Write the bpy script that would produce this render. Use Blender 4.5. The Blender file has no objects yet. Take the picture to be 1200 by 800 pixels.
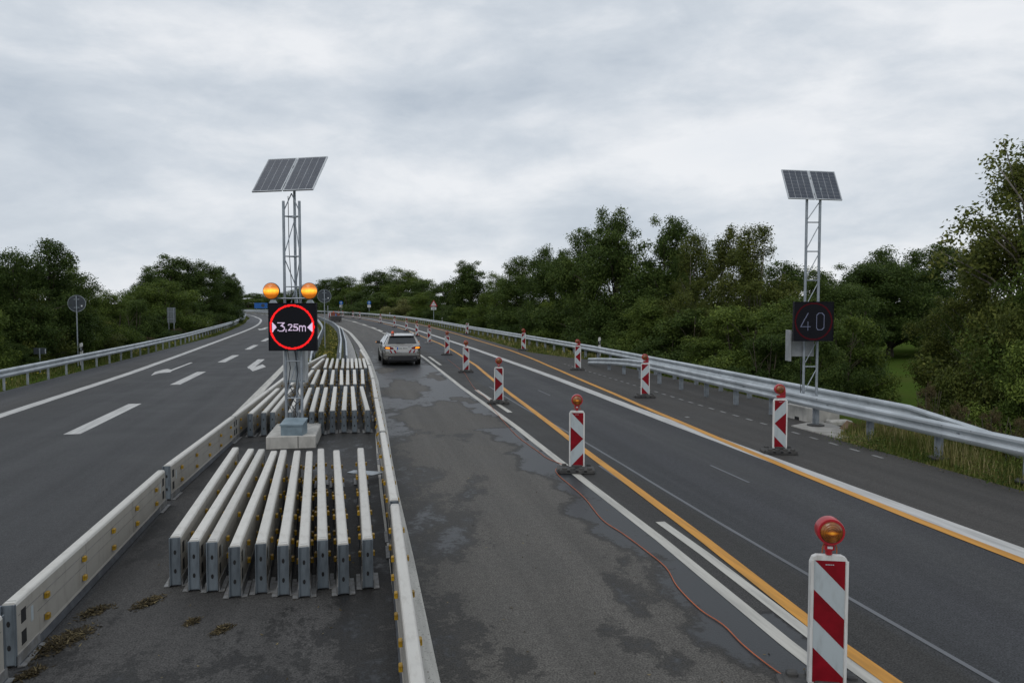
import bpy, math, random
import numpy as np
from mathutils import Vector, Matrix
R = math.radians
random.seed(7)
sc = bpy.context.scene

# ------------------------------------------------------------------ camera, sky, sun, exposure
cam = bpy.data.cameras.new('camera')
cam.lens = 27.0
cam.sensor_width = 36.0
cam.clip_start = 0.1
cam.clip_end = 6000
camo = bpy.data.objects.new('camera', cam)
sc.collection.objects.link(camo)
camo.location = (0, 0, 3.0)
camo.rotation_euler = (R(90 - 2.862), 0, 0)
sc.camera = camo

SUN_EL, SUN_AZ = 38.0, 205.0      # degrees, azimuth clockwise from +Y
world = bpy.data.worlds.new('World')
sc.world = world
world.use_nodes = True
wt = world.node_tree
for n in list(wt.nodes):
    wt.nodes.remove(n)
def wn(t, **kw):
    n = wt.nodes.new(t)
    for k, v in kw.items():
        setattr(n, k, v)
    return n
def wl(a, b): wt.links.new(a, b)
def wmath(op, a, b=None, c=None, clamp=False):
    n = wn('ShaderNodeMath', operation=op, use_clamp=clamp)
    for i, v in enumerate((a, b, c)):
        if v is None: continue
        if isinstance(v, (int, float)): n.inputs[i].default_value = v
        else: wl(v, n.inputs[i])
    return n.outputs[0]
sky = wn('ShaderNodeTexSky', sky_type='NISHITA', sun_disc=False)
sky.sun_elevation = R(SUN_EL)
sky.sun_rotation = R(SUN_AZ)
tc = wn('ShaderNodeTexCoord')
sep = wn('ShaderNodeSeparateXYZ'); wl(tc.outputs['Generated'], sep.inputs[0])
zc = wmath('ADD', wmath('MAXIMUM', sep.outputs[2], 0.0), 0.26)
u = wmath('DIVIDE', sep.outputs[0], zc)
v = wmath('DIVIDE', sep.outputs[1], zc)
comb = wn('ShaderNodeCombineXYZ'); wl(u, comb.inputs[0]); wl(v, comb.inputs[1])
def cloud_noise(scale, detail, rough, dist, off, sx=1.0, sy=1.0, rot=0.0):
    mp = wn('ShaderNodeMapping'); wl(comb.outputs[0], mp.inputs[0])
    mp.inputs['Location'].default_value = off
    mp.inputs['Scale'].default_value = (sx, sy, 1)
    mp.inputs['Rotation'].default_value = (0, 0, R(rot))
    n = wn('ShaderNodeTexNoise'); wl(mp.outputs[0], n.inputs['Vector'])
    n.inputs['Scale'].default_value = scale; n.inputs['Detail'].default_value = detail
    n.inputs['Roughness'].default_value = rough; n.inputs['Distortion'].default_value = dist
    return n.outputs['Fac']
def dir_noise(scale, detail, rough, dist, off, sq, tilt):
    mp = wn('ShaderNodeMapping'); wl(tc.outputs['Generated'], mp.inputs[0])
    mp.inputs['Rotation'].default_value = (0, R(tilt), 0); mp.inputs['Scale'].default_value = (1, 1, sq); mp.inputs['Location'].default_value = off
    n = wn('ShaderNodeTexNoise'); wl(mp.outputs[0], n.inputs['Vector'])
    n.inputs['Scale'].default_value = scale; n.inputs['Detail'].default_value = detail
    n.inputs['Roughness'].default_value = rough; n.inputs['Distortion'].default_value = dist
    return n.outputs['Fac']
n1 = dir_noise(2.2, 9, 0.54, 0.25, (2.9, 0.4, 2.2), 2.6, 15)
n2 = dir_noise(6.5, 9, 0.60, 0.25, (4.3, 2.4, 0.7), 2.4, 22)
cl = wmath('ADD', wmath('MULTIPLY', n1, 0.72), wmath('MULTIPLY', n2, 0.28))
ramp = wn('ShaderNodeValToRGB'); wl(cl, ramp.inputs[0])
cr = ramp.color_ramp
cr.elements[0].position = 0.36; cr.elements[0].color = (0.465, 0.525, 0.60, 1)
cr.elements[1].position = 0.60; cr.elements[1].color = (0.82, 0.84, 0.87, 1)
e = cr.elements.new(0.48); e.color = (0.61, 0.66, 0.72, 1)
gain = wn('ShaderNodeVectorMath', operation='SCALE'); wl(ramp.outputs[0], gain.inputs[0])
gain.inputs[3].default_value = 11.0
# thin gaps where the blue behind shows through
gap = wn('ShaderNodeMapRange'); wl(n1, gap.inputs[0])
gap.inputs[1].default_value = 0.62; gap.inputs[2].default_value = 0.80
gap.inputs[3].default_value = 0.97; gap.inputs[4].default_value = 0.80
mix = wn('ShaderNodeMix', data_type='RGBA')
wl(gap.outputs[0], mix.inputs['Factor']); wl(sky.outputs[0], mix.inputs['A']); wl(gain.outputs[0], mix.inputs['B'])
bg = wn('ShaderNodeBackground'); wl(mix.outputs['Result'], bg.inputs[0]); bg.inputs[1].default_value = 0.095
wo = wn('ShaderNodeOutputWorld'); wl(bg.outputs[0], wo.inputs[0])

sl = bpy.data.lights.new('sun', 'SUN')
sl.energy = 0.6; sl.angle = R(25); sl.color = (1.0, 0.96, 0.90)
so = bpy.data.objects.new('sun', sl); sc.collection.objects.link(so)
sdir = Vector((math.sin(R(SUN_AZ)) * math.cos(R(SUN_EL)), math.cos(R(SUN_AZ)) * math.cos(R(SUN_EL)), math.sin(R(SUN_EL))))
so.rotation_euler = sdir.to_track_quat('Z', 'Y').to_euler()
so.location = (0, 0, 60)

sc.view_settings.view_transform = 'Standard'
sc.view_settings.look = 'None'
sc.view_settings.exposure = 0.0
sc.view_settings.gamma = 1.0
sc.view_settings.use_curve_mapping = False

# ------------------------------------------------------------------ object helpers
def link(o):
    sc.collection.objects.link(o); return o
def tag(o, label=None, cat=None, group=None, kind=None):
    if label: o['label'] = label
    if cat: o['category'] = cat
    if group: o['group'] = group
    if kind: o['kind'] = kind
    return o
def empty(name, loc=(0, 0, 0), rz=0.0, label=None, cat=None, group=None):
    o = bpy.data.objects.new(name, None); link(o)
    o.empty_display_size = 0.3
    o.location = loc; o.rotation_euler = (0, 0, rz)
    return tag(o, label, cat, group)
def copy_tree(o, parent=None):
    c = o.copy(); link(c)
    if parent is not None: c.parent = parent
    for ch in list(o.children): copy_tree(ch, c)
    return c

class MB:
    """collects faces, then links them as one mesh object"""
    def __init__(self): self.v = []; self.f = []; self.m = []
    def add(self, vs, fs, mi=0):
        b = len(self.v); self.v.extend([tuple(p) for p in vs])
        for f in fs: self.f.append(tuple(i + b for i in f)); self.m.append(mi)
        return self
    def box(self, c, s, mi=0, M=None):
        x, y, z = c; a, b, d = s[0] / 2, s[1] / 2, s[2] / 2
        vs = [Vector((x + i * a, y + j * b, z + k * d)) for k in (-1, 1) for j in (-1, 1) for i in (-1, 1)]
        if M is not None: vs = [M @ p for p in vs]
        return self.add(vs, [(0, 2, 3, 1), (4, 5, 7, 6), (0, 1, 5, 4), (2, 6, 7, 3), (0, 4, 6, 2), (1, 3, 7, 5)], mi)
    def cbox(self, c, s, ch, mi=0, M=None):
        """box whose vertical and top edges are chamfered"""
        x, y, z = c; a, b, d = s[0] / 2, s[1] / 2, s[2] / 2
        def ring(zz, ins):
            A, B = a - ins, b - ins
            return [(x + p, y + q, zz) for p, q in ((-A + ch, -B), (A - ch, -B), (A, -B + ch), (A, B - ch), (A - ch, B), (-A + ch, B), (-A, B - ch), (-A, -B + ch))]
        vs = ring(z - d, 0) + ring(z + d - ch, 0) + ring(z + d, ch)
        if M is not None: vs = [M @ Vector(p) for p in vs]
        fs = [tuple(range(7, -1, -1)), tuple(range(16, 24))]
        for r in range(2):
            for i in range(8):
                j = (i + 1) % 8
                fs.append((r * 8 + i, r * 8 + j, r * 8 + 8 + j, r * 8 + 8 + i))
        return self.add(vs, fs, mi)
    def tube(self, p0, p1, r, n=8, r1=None, mi=0, caps=True):
        p0, p1 = Vector(p0), Vector(p1); r1 = r if r1 is None else r1
        d = (p1 - p0)
        if d.length < 1e-6: return self
        q = d.to_track_quat('Z', 'Y')
        vs = []
        for p, rr in ((p0, r), (p1, r1)):
            for i in range(n):
                a = 2 * math.pi * i / n
                vs.append(p + q @ Vector((rr * math.cos(a), rr * math.sin(a), 0)))
        fs = [(i, (i + 1) % n, n + (i + 1) % n, n + i) for i in range(n)]
        if caps: fs += [tuple(range(n - 1, -1, -1)), tuple(range(n, 2 * n))]
        return self.add(vs, fs, mi)
    def path(self, pts, r, n=6, mi=0):
        pts = [Vector(p) for p in pts]; vs = []; fs = []
        for k, p in enumerate(pts):
            d = pts[min(k + 1, len(pts) - 1)] - pts[max(k - 1, 0)]
            q = d.to_track_quat('Z', 'Y')
            rr = r[k] if isinstance(r, (list, tuple)) else r
            for i in range(n):
                a = 2 * math.pi * i / n
                vs.append(p + q @ Vector((rr * math.cos(a), rr * math.sin(a), 0)))
        for k in range(len(pts) - 1):
            for i in range(n):
                j = (i + 1) % n
                fs.append((k * n + i, k * n + j, k * n + n + j, k * n + n + i))
        fs += [tuple(range(n - 1, -1, -1)), tuple(range((len(pts) - 1) * n, len(pts) * n))]
        return self.add(vs, fs, mi)
    def lathe(self, prof, n=24, mi=0, M=None):
        """prof = [(radius, height)], revolved round local z"""
        vs = []; fs = []
        for r, h in prof:
            for i in range(n):
                a = 2 * math.pi * i / n
                vs.append(Vector((r * math.cos(a), r * math.sin(a), h)))
        if M is not None: vs = [M @ p for p in vs]
        for k in range(len(prof) - 1):
            for i in range(n):
                j = (i + 1) % n
                fs.append((k * n + i, k * n + j, k * n + n + j, k * n + n + i))
        fs += [tuple(range(n - 1, -1, -1)), tuple(range((len(prof) - 1) * n, len(prof) * n))]
        return self.add(vs, fs, mi)
    def prism(self, poly, t0, t1, axes='xz', mi=0, M=None):
        """poly in the plane named by axes, extruded along the third axis from t0 to t1"""
        n = len(poly)
        def P(a, b, t):
            d = {axes[0]: a, axes[1]: b}
            for k in 'xyz':
                if k not in d: d[k] = t
            p = Vector((d['x'], d['y'], d['z']))
            return M @ p if M is not None else p
        vs = [P(a, b, t0) for a, b in poly] + [P(a, b, t1) for a, b in poly]
        fs = [tuple(range(n)), tuple(range(2 * n - 1, n - 1, -1))]
        fs += [(i, n + i, n + (i + 1) % n, (i + 1) % n) for i in range(n)]
        return self.add(vs, fs, mi)
    def quad(self, pts, mi=0): return self.add(pts, [tuple(range(len(pts)))], mi)
    def mesh(self, name, mats, smooth=False):
        me = bpy.data.meshes.new(name)
        me.from_pydata(self.v, [], self.f)
        if not isinstance(mats, (list, tuple)): mats = [mats]
        for m in mats: me.materials.append(m)
        me.polygons.foreach_set('material_index', self.m)
        import bmesh
        bm = bmesh.new(); bm.from_mesh(me); bmesh.ops.recalc_face_normals(bm, faces=bm.faces); bm.to_mesh(me); bm.free()
        if smooth is not False:
            me.polygons.foreach_set('use_smooth', [True] * len(me.polygons))
            if smooth is not True: me.set_sharp_from_angle(angle=R(smooth))
        me.update()
        return me
    def build(self, name, mats, parent=None, smooth=False, loc=(0, 0, 0)):
        o = bpy.data.objects.new(name, self.mesh(name, mats, smooth)); link(o)
        o.location = loc
        if parent is not None: o.parent = parent
        return o
def place(name, me, parent=None, loc=(0, 0, 0), rz=0.0):
    o = bpy.data.objects.new(name, me); link(o); o.location = loc; o.rotation_euler = (0, 0, rz)
    if parent is not None: o.parent = parent
    return o

# ------------------------------------------------------------------ materials
def nm(name):
    m = bpy.data.materials.new(name); m.use_nodes = True
    nt = m.node_tree; b = nt.nodes['Principled BSDF']
    return m, nt, b
def node(nt, t, **kw):
    n = nt.nodes.new(t)
    for k, v in kw.items(): setattr(n, k, v)
    return n
def noise(nt, vec, scale, detail=4, rough=0.55, dist=0.0):
    n = node(nt, 'ShaderNodeTexNoise'); n.inputs['Scale'].default_value = scale
    n.inputs['Detail'].default_value = detail; n.inputs['Roughness'].default_value = rough
    n.inputs['Distortion'].default_value = dist
    if vec is not None: nt.links.new(vec, n.inputs['Vector'])
    return n.outputs['Fac']
def mathn(nt, op, a, b=None, clamp=False):
    n = node(nt, 'ShaderNodeMath', operation=op, use_clamp=clamp)
    for i, v in enumerate((a, b)):
        if v is None: continue
        if isinstance(v, (int, float)): n.inputs[i].default_value = v
        else: nt.links.new(v, n.inputs[i])
    return n.outputs[0]
def mrange(nt, x, a, b, c=0.0, d=1.0, smooth=True):
    n = node(nt, 'ShaderNodeMapRange')
    if smooth: n.interpolation_type = 'SMOOTHSTEP'
    nt.links.new(x, n.inputs[0])
    for i, v in enumerate((a, b, c, d)): n.inputs[i + 1].default_value = v
    return n.outputs[0]
def mixc(nt, fac, a, b, blend='MIX'):
    n = node(nt, 'ShaderNodeMix', data_type='RGBA', blend_type=blend)
    for k, v in (('Factor', fac), ('A', a), ('B', b)):
        if isinstance(v, (int, float)): n.inputs[k].default_value = v
        elif isinstance(v, tuple): n.inputs[k].default_value = (*v, 1)
        else: nt.links.new(v, n.inputs[k])
    return n.outputs['Result']
def coords(nt, kind='Object', scale=(1, 1, 1)):
    t = node(nt, 'ShaderNodeTexCoord'); mp = node(nt, 'ShaderNodeMapping')
    nt.links.new(t.outputs[kind], mp.inputs[0]); mp.inputs['Scale'].default_value = scale
    return mp.outputs[0]
def bump(nt, b, h, strength, dist=0.01):
    n = node(nt, 'ShaderNodeBump'); n.inputs['Strength'].default_value = strength; n.inputs['Distance'].default_value = dist
    nt.links.new(h, n.inputs['Height']); nt.links.new(n.outputs[0], b.inputs['Normal'])
def mk(name, c1, c2=None, scale=4.0, rough=0.5, metal=0.0, bmp=0.0, lo=0.35, hi=0.65, stretch=(1, 1, 1), detail=5, vary=0.0, r2=None, emit=None, es=0.0, coat=0.0):
    m, nt, b = nm(name)
    b.inputs['Roughness'].default_value = rough; b.inputs['Metallic'].default_value = metal
    b.inputs['Coat Weight'].default_value = coat
    if c2 is None: c2 = tuple(x * 0.82 for x in c1)
    vec = coords(nt, 'Object', stretch)
    nz = noise(nt, vec, scale, detail)
    f = mrange(nt, nz, lo, hi)
    col = mixc(nt, f, c1, c2)
    if vary:
        oi = node(nt, 'ShaderNodeObjectInfo')
        k = mrange(nt, oi.outputs['Random'], 0, 1, 1 - vary, 1 + vary, False)
        vm = node(nt, 'ShaderNodeVectorMath', operation='SCALE')
        nt.links.new(col, vm.inputs[0]); nt.links.new(k, vm.inputs[3]); col = vm.outputs[0]
    nt.links.new(col, b.inputs['Base Color'])
    if r2 is not None: nt.links.new(mrange(nt, nz, lo, hi, rough, r2), b.inputs['Roughness'])
    if bmp: bump(nt, b, noise(nt, vec, scale * 6, 4), bmp)
    if emit: b.inputs['Emission Color'].default_value = (*emit, 1); b.inputs['Emission Strength'].default_value = es
    return m

M = {}
M['galv'] = mk('galvanised_steel', (0.53, 0.57, 0.60), (0.41, 0.445, 0.47), 1.6, 0.45, 0.5, 0.012, vary=0.05, r2=0.55)
M['post'] = mk('weathered_zinc', (0.30, 0.33, 0.36), (0.21, 0.235, 0.26), 6.0, 0.5, 0.45, 0.05, vary=0.1)
M['mast'] = mk('mast_zinc', (0.33, 0.365, 0.40), (0.25, 0.28, 0.315), 5.0, 0.45, 0.45, 0.03)
M['cladding'] = None
M['darksteel'] = mk('end_plate_steel', (0.165, 0.195, 0.220), (0.095, 0.112, 0.128), 9.0, 0.55, 0.3, 0.08, stretch=(1, 1, .25), vary=.18)
M['foot'] = mk('foot_steel', (0.27, 0.275, 0.28), (0.17, 0.165, 0.155), 9.0, 0.55, 0.35, 0.1)
M['channel'] = mk('channel_steel', (0.12, 0.13, 0.145), (0.075, 0.08, 0.09), 7, 0.55, 0.3, 0.1)
M['black'] = mk('black_plastic', (0.012, 0.012, 0.014), (0.02, 0.02, 0.022), 12, 0.45)
M['hole'] = mk('hole_dark', (0.01, 0.01, 0.011), None, 8, 0.8)
M['rubber'] = mk('recycled_rubber', (0.035, 0.035, 0.036), (0.065, 0.062, 0.058), 7, 0.75, 0, 0.3, vary=.1)
M['rubbergrey'] = mk('grey_foot_rubber', (0.25, 0.255, 0.26), (0.17, 0.17, 0.17), 7, 0.75, 0, 0.3)
M['yellow'] = mk('yellow_reflector', (0.45, 0.270, 0.010), (0.30, 0.17, 0.010), 30, 0.4, vary=.25)
M['concrete'] = mk('concrete', (0.50, 0.485, 0.45), (0.36, 0.35, 0.325), 5, 0.85, 0, 0.25, stretch=(1, 1, .45))
M['slabm'] = mk('slab_concrete', (0.36, 0.35, 0.33), (0.27, 0.26, 0.24), 4, 0.85, 0, 0.2)
M['box'] = mk('grey_box_paint', (0.22, 0.285, 0.325), (0.17, 0.225, 0.26), 6, 0.45, 0.1)
M['cabinet'] = mk('cabinet_paint', (0.47, 0.49, 0.50), (0.40, 0.42, 0.43), 5, 0.45)
M['cabgrey'] = mk('cabinet_grey', (0.30, 0.315, 0.325), (0.24, 0.255, 0.265), 5, 0.5)
M['led'] = mk('led_panel_black', (0.005, 0.0055, 0.009), (0.008, 0.008, 0.012), 60, 0.55)
M['led'].node_tree.nodes['Principled BSDF'].inputs['Specular IOR Level'].default_value = .15
M['ledred'] = mk('led_red', (0.02, 0.004, 0.006), None, 5, 0.5, emit=(1.0, 0.012, 0.012), es=1.3)
M['ledwhite'] = mk('led_white', (0.02, 0.004, 0.006), None, 5, 0.5, emit=(0.86, 0.70, 0.96), es=0.8)
M['ledreddim'] = mk('led_red_dim', (0.02, 0.003, 0.005), None, 5, 0.5, emit=(1.0, 0.03, 0.07), es=0.03)
for q_ in ('ledred', 'ledwhite', 'ledreddim'): M[q_].node_tree.nodes['Principled BSDF'].inputs['Specular IOR Level'].default_value = .1
M['ledwhitedim'] = mk('led_white_dim', (0.1, 0.1, 0.13), None, 5, 0.5, emit=(0.42, 0.55, 1.0), es=0.085)
M['panelgrey'] = mk('weathered_panel', (0.13, 0.15, 0.16), (0.10, 0.115, 0.125), 5, 0.6, stretch=(6, 1, .3))
M['solar_back'] = mk('solar_backsheet', (0.42, 0.44, 0.47), None, 3, 0.3)
M['alu'] = mk('aluminium_frame', (0.62, 0.64, 0.66), (0.5, 0.52, 0.54), 4, 0.35, 0.6)
M['redplastic'] = mk('red_lamp_plastic', (0.42, 0.012, 0.022), (0.30, 0.010, 0.016), 8, 0.35, coat=.3)
M['whiteplastic'] = mk('white_plastic', (0.64, 0.64, 0.625), (0.40, 0.385, 0.355), 9, 0.5, lo=.46, hi=.80, vary=.08, stretch=(1.6, 1, .35), detail=8)
M['sheetwhite'] = mk('white_reflective_sheet', (0.41, 0.46, 0.48), (0.30, 0.325, 0.33), 9, 0.4, lo=.5, hi=.82, vary=.08, stretch=(1.5, 1, .4), detail=8)
M['sheetred'] = mk('red_reflective_sheet', (0.235, 0.004, 0.012), (0.165, 0.003, 0.008), 5, 0.5, vary=.12)
M['sheetred'].node_tree.nodes['Principled BSDF'].inputs['Specular IOR Level'].default_value = .2
M['signback'] = mk('sign_back_grey', (0.040, 0.050, 0.060), (0.030, 0.038, 0.047), 5, 0.6, 0.0)
M['signblue'] = mk('sign_blue', (0.01, 0.11, 0.38), (0.01, 0.09, 0.32), 5, 0.4)
M['signwhite'] = mk('sign_white', (0.66, 0.68, 0.70), (0.58, 0.6, 0.62), 5, 0.4)
M['signred'] = mk('sign_red', (0.42, 0.015, 0.02), None, 5, 0.4)
M['signblack'] = mk('sign_black', (0.02, 0.02, 0.02), None, 5, 0.4)
M['carpaint'] = mk('champagne_silver_paint', (0.36, 0.35, 0.335), (0.33, 0.32, 0.30), 2, 0.24, 0.85, coat=.6)
M['glass'] = mk('car_glass', (0.016, 0.02, 0.023), None, 2, 0.06, coat=.5)
M['tyre'] = mk('tyre', (0.012, 0.012, 0.012), (0.02, 0.02, 0.02), 9, 0.8)
M['rim'] = mk('alloy_rim', (0.35, 0.36, 0.37), None, 5, 0.35, 0.7)
M['tailred'] = mk('tail_red', (0.16, 0.006, 0.012), None, 5, 0.15, coat=.5)
M['tailamber'] = mk('tail_amber', (0.8, 0.3, 0.02), None, 5, 0.3, emit=(1.0, 0.32, 0.012), es=1.0)
M['plate'] = mk('plate_white', (0.6, 0.6, 0.58), None, 5, 0.4)
M['plateblue'] = mk('plate_blue', (0.01, 0.1, 0.5), None, 5, 0.4)
M['orangelamp'] = mk('orange_beacon', (0.75, 0.09, 0.02), None, 5, 0.2, coat=.4)
M['cable'] = mk('orange_cable', (0.48, 0.12, 0.035), (0.36, 0.09, 0.03), 3, 0.5)
M['blackcable'] = mk('black_cable', (0.02, 0.022, 0.025), None, 5, 0.5)
M['wood'] = mk('brown_weathered_board', (0.20, 0.125, 0.07), (0.13, 0.08, 0.045), 6, 0.8, 0, .3)
M['bark'] = mk('bark', (0.085, 0.068, 0.05), (0.045, 0.036, 0.027), 9, 0.9, 0, 0.5, stretch=(1, 1, .2))
M['birchbark'] = mk('pale_bark', (0.26, 0.235, 0.20), (0.12, 0.105, 0.09), 7, 0.85, 0, .4, stretch=(1, 1, .6))
M['rust'] = mk('rust_red_paint', (0.24, 0.065, 0.035), (0.15, 0.05, 0.03), 5, 0.6)

# pale painted cladding of the barrier elements: dirt streaks run down it, drips and scuffs
def cladding(name, base, dirt, k1):
    m, nt, b = nm(name); b.inputs['Roughness'].default_value = 0.55
    v1 = coords(nt, 'Object', (6, 1.6, 0.55)); v2 = coords(nt, 'Object', (1, 1, 1))
    streak = mrange(nt, noise(nt, v1, 3.0, 6, .65), .48, .80)
    blot = mrange(nt, noise(nt, v2, 5.0, 7, .65), .50, .80)
    speck = mrange(nt, noise(nt, v2, 70.0, 2, .5), .66, .76)
    scr = mrange(nt, noise(nt, coords(nt, 'Object', (1, .6, 16)), 2.3, 5, .6), .60, .72)
    c = mixc(nt, mathn(nt, 'MULTIPLY', streak, k1), base, dirt)
    c = mixc(nt, mathn(nt, 'MULTIPLY', blot, .5), c, tuple(x * .72 for x in base))
    c = mixc(nt, mathn(nt, 'MULTIPLY', scr, .30), c, (0.30, 0.285, 0.26))
    c = mixc(nt, mathn(nt, 'MULTIPLY', speck, .35), c, (0.20, 0.18, 0.15))
    oi = node(nt, 'ShaderNodeObjectInfo')
    k = mrange(nt, oi.outputs['Random'], 0, 1, .88, 1.08, False)
    vm = node(nt, 'ShaderNodeVectorMath', operation='SCALE'); nt.links.new(c, vm.inputs[0]); nt.links.new(k, vm.inputs[3])
    nt.links.new(vm.outputs[0], b.inputs['Base Color'])
    bump(nt, b, noise(nt, v2, 40, 4), .08)
    return m
M['cladding'] = cladding('cream_barrier_cap', (0.585, 0.57, 0.53), (0.36, 0.335, 0.29), .5)
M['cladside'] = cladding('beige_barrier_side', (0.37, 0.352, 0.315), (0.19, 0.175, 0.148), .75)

# amber lens with concentric fresnel rings (object origin in the lens centre, axis = local y)
def amber(name, c1, c2, es, reach=.21):
    m, nt, b = nm(name)
    b.inputs['Roughness'].default_value = .22; b.inputs['Coat Weight'].default_value = .6
    t = node(nt, 'ShaderNodeTexCoord'); s = node(nt, 'ShaderNodeSeparateXYZ'); nt.links.new(t.outputs['Object'], s.inputs[0])
    r = mathn(nt, 'SQRT', mathn(nt, 'ADD', mathn(nt, 'MULTIPLY', s.outputs[0], s.outputs[0]), mathn(nt, 'MULTIPLY', s.outputs[2], s.outputs[2])))
    ring = mathn(nt, 'SINE', mathn(nt, 'MULTIPLY', r, 420.0))
    nz = noise(nt, t.outputs['Object'], 14, 3)
    f = mathn(nt, 'ADD', mathn(nt, 'MULTIPLY', ring, .16), mrange(nt, nz, .35, .65), True)
    c = mixc(nt, f, c1, c2)
    nt.links.new(c, b.inputs['Base Color'])
    bump(nt, b, ring, .25, .004)
    if es:
        core = mrange(nt, mathn(nt, 'ADD', mathn(nt, 'ABSOLUTE', mathn(nt, 'MULTIPLY', s.outputs[2], 1.6)), mathn(nt, 'MULTIPLY', r, .35 if reach > .1 else .9)), .0, reach, 1.0, .18 if reach > .1 else 0.0)
        k = mathn(nt, 'MULTIPLY', core, mrange(nt, nz, .3, .7, .7, 1.2))
        col = mixc(nt, core, (1.0, 0.19, 0.0), (1.0, 0.46, 0.03))
        nt.links.new(col, b.inputs['Emission Color'])
        nt.links.new(mathn(nt, 'MULTIPLY', k, es), b.inputs['Emission Strength'])
    return m
M['amberlit'] = amber('amber_lens_lit', (0.55, 0.17, 0.01), (0.32, 0.08, 0.006), 1.7)
M['amber'] = amber('amber_lens', (0.26, 0.072, 0.006), (0.10, 0.025, 0.004), 0)
M['amberglint'] = amber('amber_lens_painted_glint', (0.30, 0.095, 0.006), (0.11, 0.03, 0.004), 0.45, .06)  # emission in the middle paints a glint on the unlit lens

# asphalt sheets carry uv = (d across, s along) in metres
def asphalt(name, stops, wetattr=False, tracks=True, patch=.5):
    m, nt, b = nm(name)
    uvn = node(nt, 'ShaderNodeUVMap'); uvn.uv_map = 'road'
    s = node(nt, 'ShaderNodeSeparateXYZ'); nt.links.new(uvn.outputs[0], s.inputs[0])
    uv = uvn.outputs[0]
    rmp = node(nt, 'ShaderNodeValToRGB'); nt.links.new(mrange(nt, s.outputs[0], -15, 15, 0, 1, False), rmp.inputs[0])
    el = rmp.color_ramp.elements
    for i, (d, c) in enumerate(stops):
        p = (d + 15) / 30
        if i < 2: q = el[i]; q.position = p
        else: q = el.new(p)
        q.color = (*c, 1)
    col = rmp.outputs[0]
    # long soft streaks along the lanes, larger patches, fine grain
    mp = node(nt, 'ShaderNodeMapping'); nt.links.new(uv, mp.inputs[0]); mp.inputs['Scale'].default_value = (1.6, .05, 1)
    st = noise(nt, mp.outputs[0], 1.3, 5, .6)
    big = noise(nt, uv, .45, 6, .6, .4)
    gr = noise(nt, uv, 60, 3, .65)
    gr2 = noise(nt, uv, 13, 4, .7)
    k = mathn(nt, 'MULTIPLY', mrange(nt, st, .3, .7, .86, 1.15), mrange(nt, big, .3, .7, 1 - patch * .25, 1 + patch * .25))
    k = mathn(nt, 'MULTIPLY', k, mrange(nt, gr, .28, .72, .42, 1.68))
    k = mathn(nt, 'MULTIPLY', k, mrange(nt, gr2, .3, .7, .84, 1.16))
    def scale(c, kk):
        vm = node(nt, 'ShaderNodeVectorMath', operation='SCALE'); nt.links.new(c, vm.inputs[0])
        if isinstance(kk, (int, float)): vm.inputs[3].default_value = kk
        else: nt.links.new(kk, vm.inputs[3])
        return vm.outputs[0]
    col = scale(col, k)
    rough = mrange(nt, big, .3, .7, .62, .78)
    h = gr
    if wetattr:
        at = node(nt, 'ShaderNodeAttribute'); at.attribute_name = 'wet'
        mpw = node(nt, 'ShaderNodeMapping'); nt.links.new(uv, mpw.inputs[0]); mpw.inputs['Scale'].default_value = (1.0, .55, 1)
        e1 = noise(nt, mpw.outputs[0], 2.4, 9, .68, .25)
        e2 = noise(nt, uv, 14, 4, .65)
        x = mathn(nt, 'ADD', at.outputs['Fac'], mathn(nt, 'ADD', mathn(nt, 'MULTIPLY', mathn(nt, 'SUBTRACT', e1, .5), 1.35), mathn(nt, 'MULTIPLY', mathn(nt, 'SUBTRACT', e2, .5), .62)))
        w = mrange(nt, x, .475, .525)
        rim = mathn(nt, 'MULTIPLY', mrange(nt, x, .36, .47), mathn(nt, 'SUBTRACT', 1.0, w))
        deep = mrange(nt, x, .58, .95)
        wetc = mixc(nt, deep, scale(col, .46), (0.024, 0.027, 0.031))
        col = mixc(nt, w, mixc(nt, mathn(nt, 'MULTIPLY', rim, .35), col, scale(col, .8)), wetc)
        rw = mrange(nt, deep, 0, 1, .60, .42)
        mxr = node(nt, 'ShaderNodeMix', data_type='FLOAT'); nt.links.new(w, mxr.inputs[0]); nt.links.new(rough, mxr.inputs[2]); nt.links.new(rw, mxr.inputs[3])
        rough = mxr.outputs[0]
    nt.links.new(col, b.inputs['Base Color']); nt.links.new(rough, b.inputs['Roughness'])
    b.inputs['Specular IOR Level'].default_value = .22
    if wetattr: nt.links.new(mrange(nt, mathn(nt, 'MULTIPLY', w, deep), .35, 1, .20, .38), b.inputs['Specular IOR Level'])
    bump(nt, b, h, .40, .005)
    return m
M['asph_left'] = asphalt('asphalt_left', [(-11.5, (0.064, 0.067, 0.073)), (-9.5, (0.054, 0.053, 0.052)), (-9.0, (0.050, 0.050, 0.051)), (-7.6, (0.043, 0.044, 0.046)), (-6.0, (0.048, 0.049, 0.051)), (-4.5, (0.043, 0.044, 0.046)), (-3.0, (0.050, 0.050, 0.051))])
M['asph_mid'] = asphalt('asphalt_median', [(-3, (0.056, 0.054, 0.052)), (1, (0.056, 0.054, 0.052))], True, patch=.9)
M['asph_right'] = asphalt('asphalt_right', [(0.9, (0.086, 0.081, 0.073)), (3.78, (0.083, 0.078, 0.071)), (3.83, (0.041, 0.040, 0.039)), (4.88, (0.040, 0.039, 0.037)), (4.94, (0.041, 0.043, 0.046)), (6.0, (0.043, 0.044, 0.048)), (6.9, (0.054, 0.055, 0.057)), (7.8, (0.043, 0.044, 0.048)), (8.0, (0.051, 0.048, 0.045)), (12, (0.056, 0.053, 0.050))], True)

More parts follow.
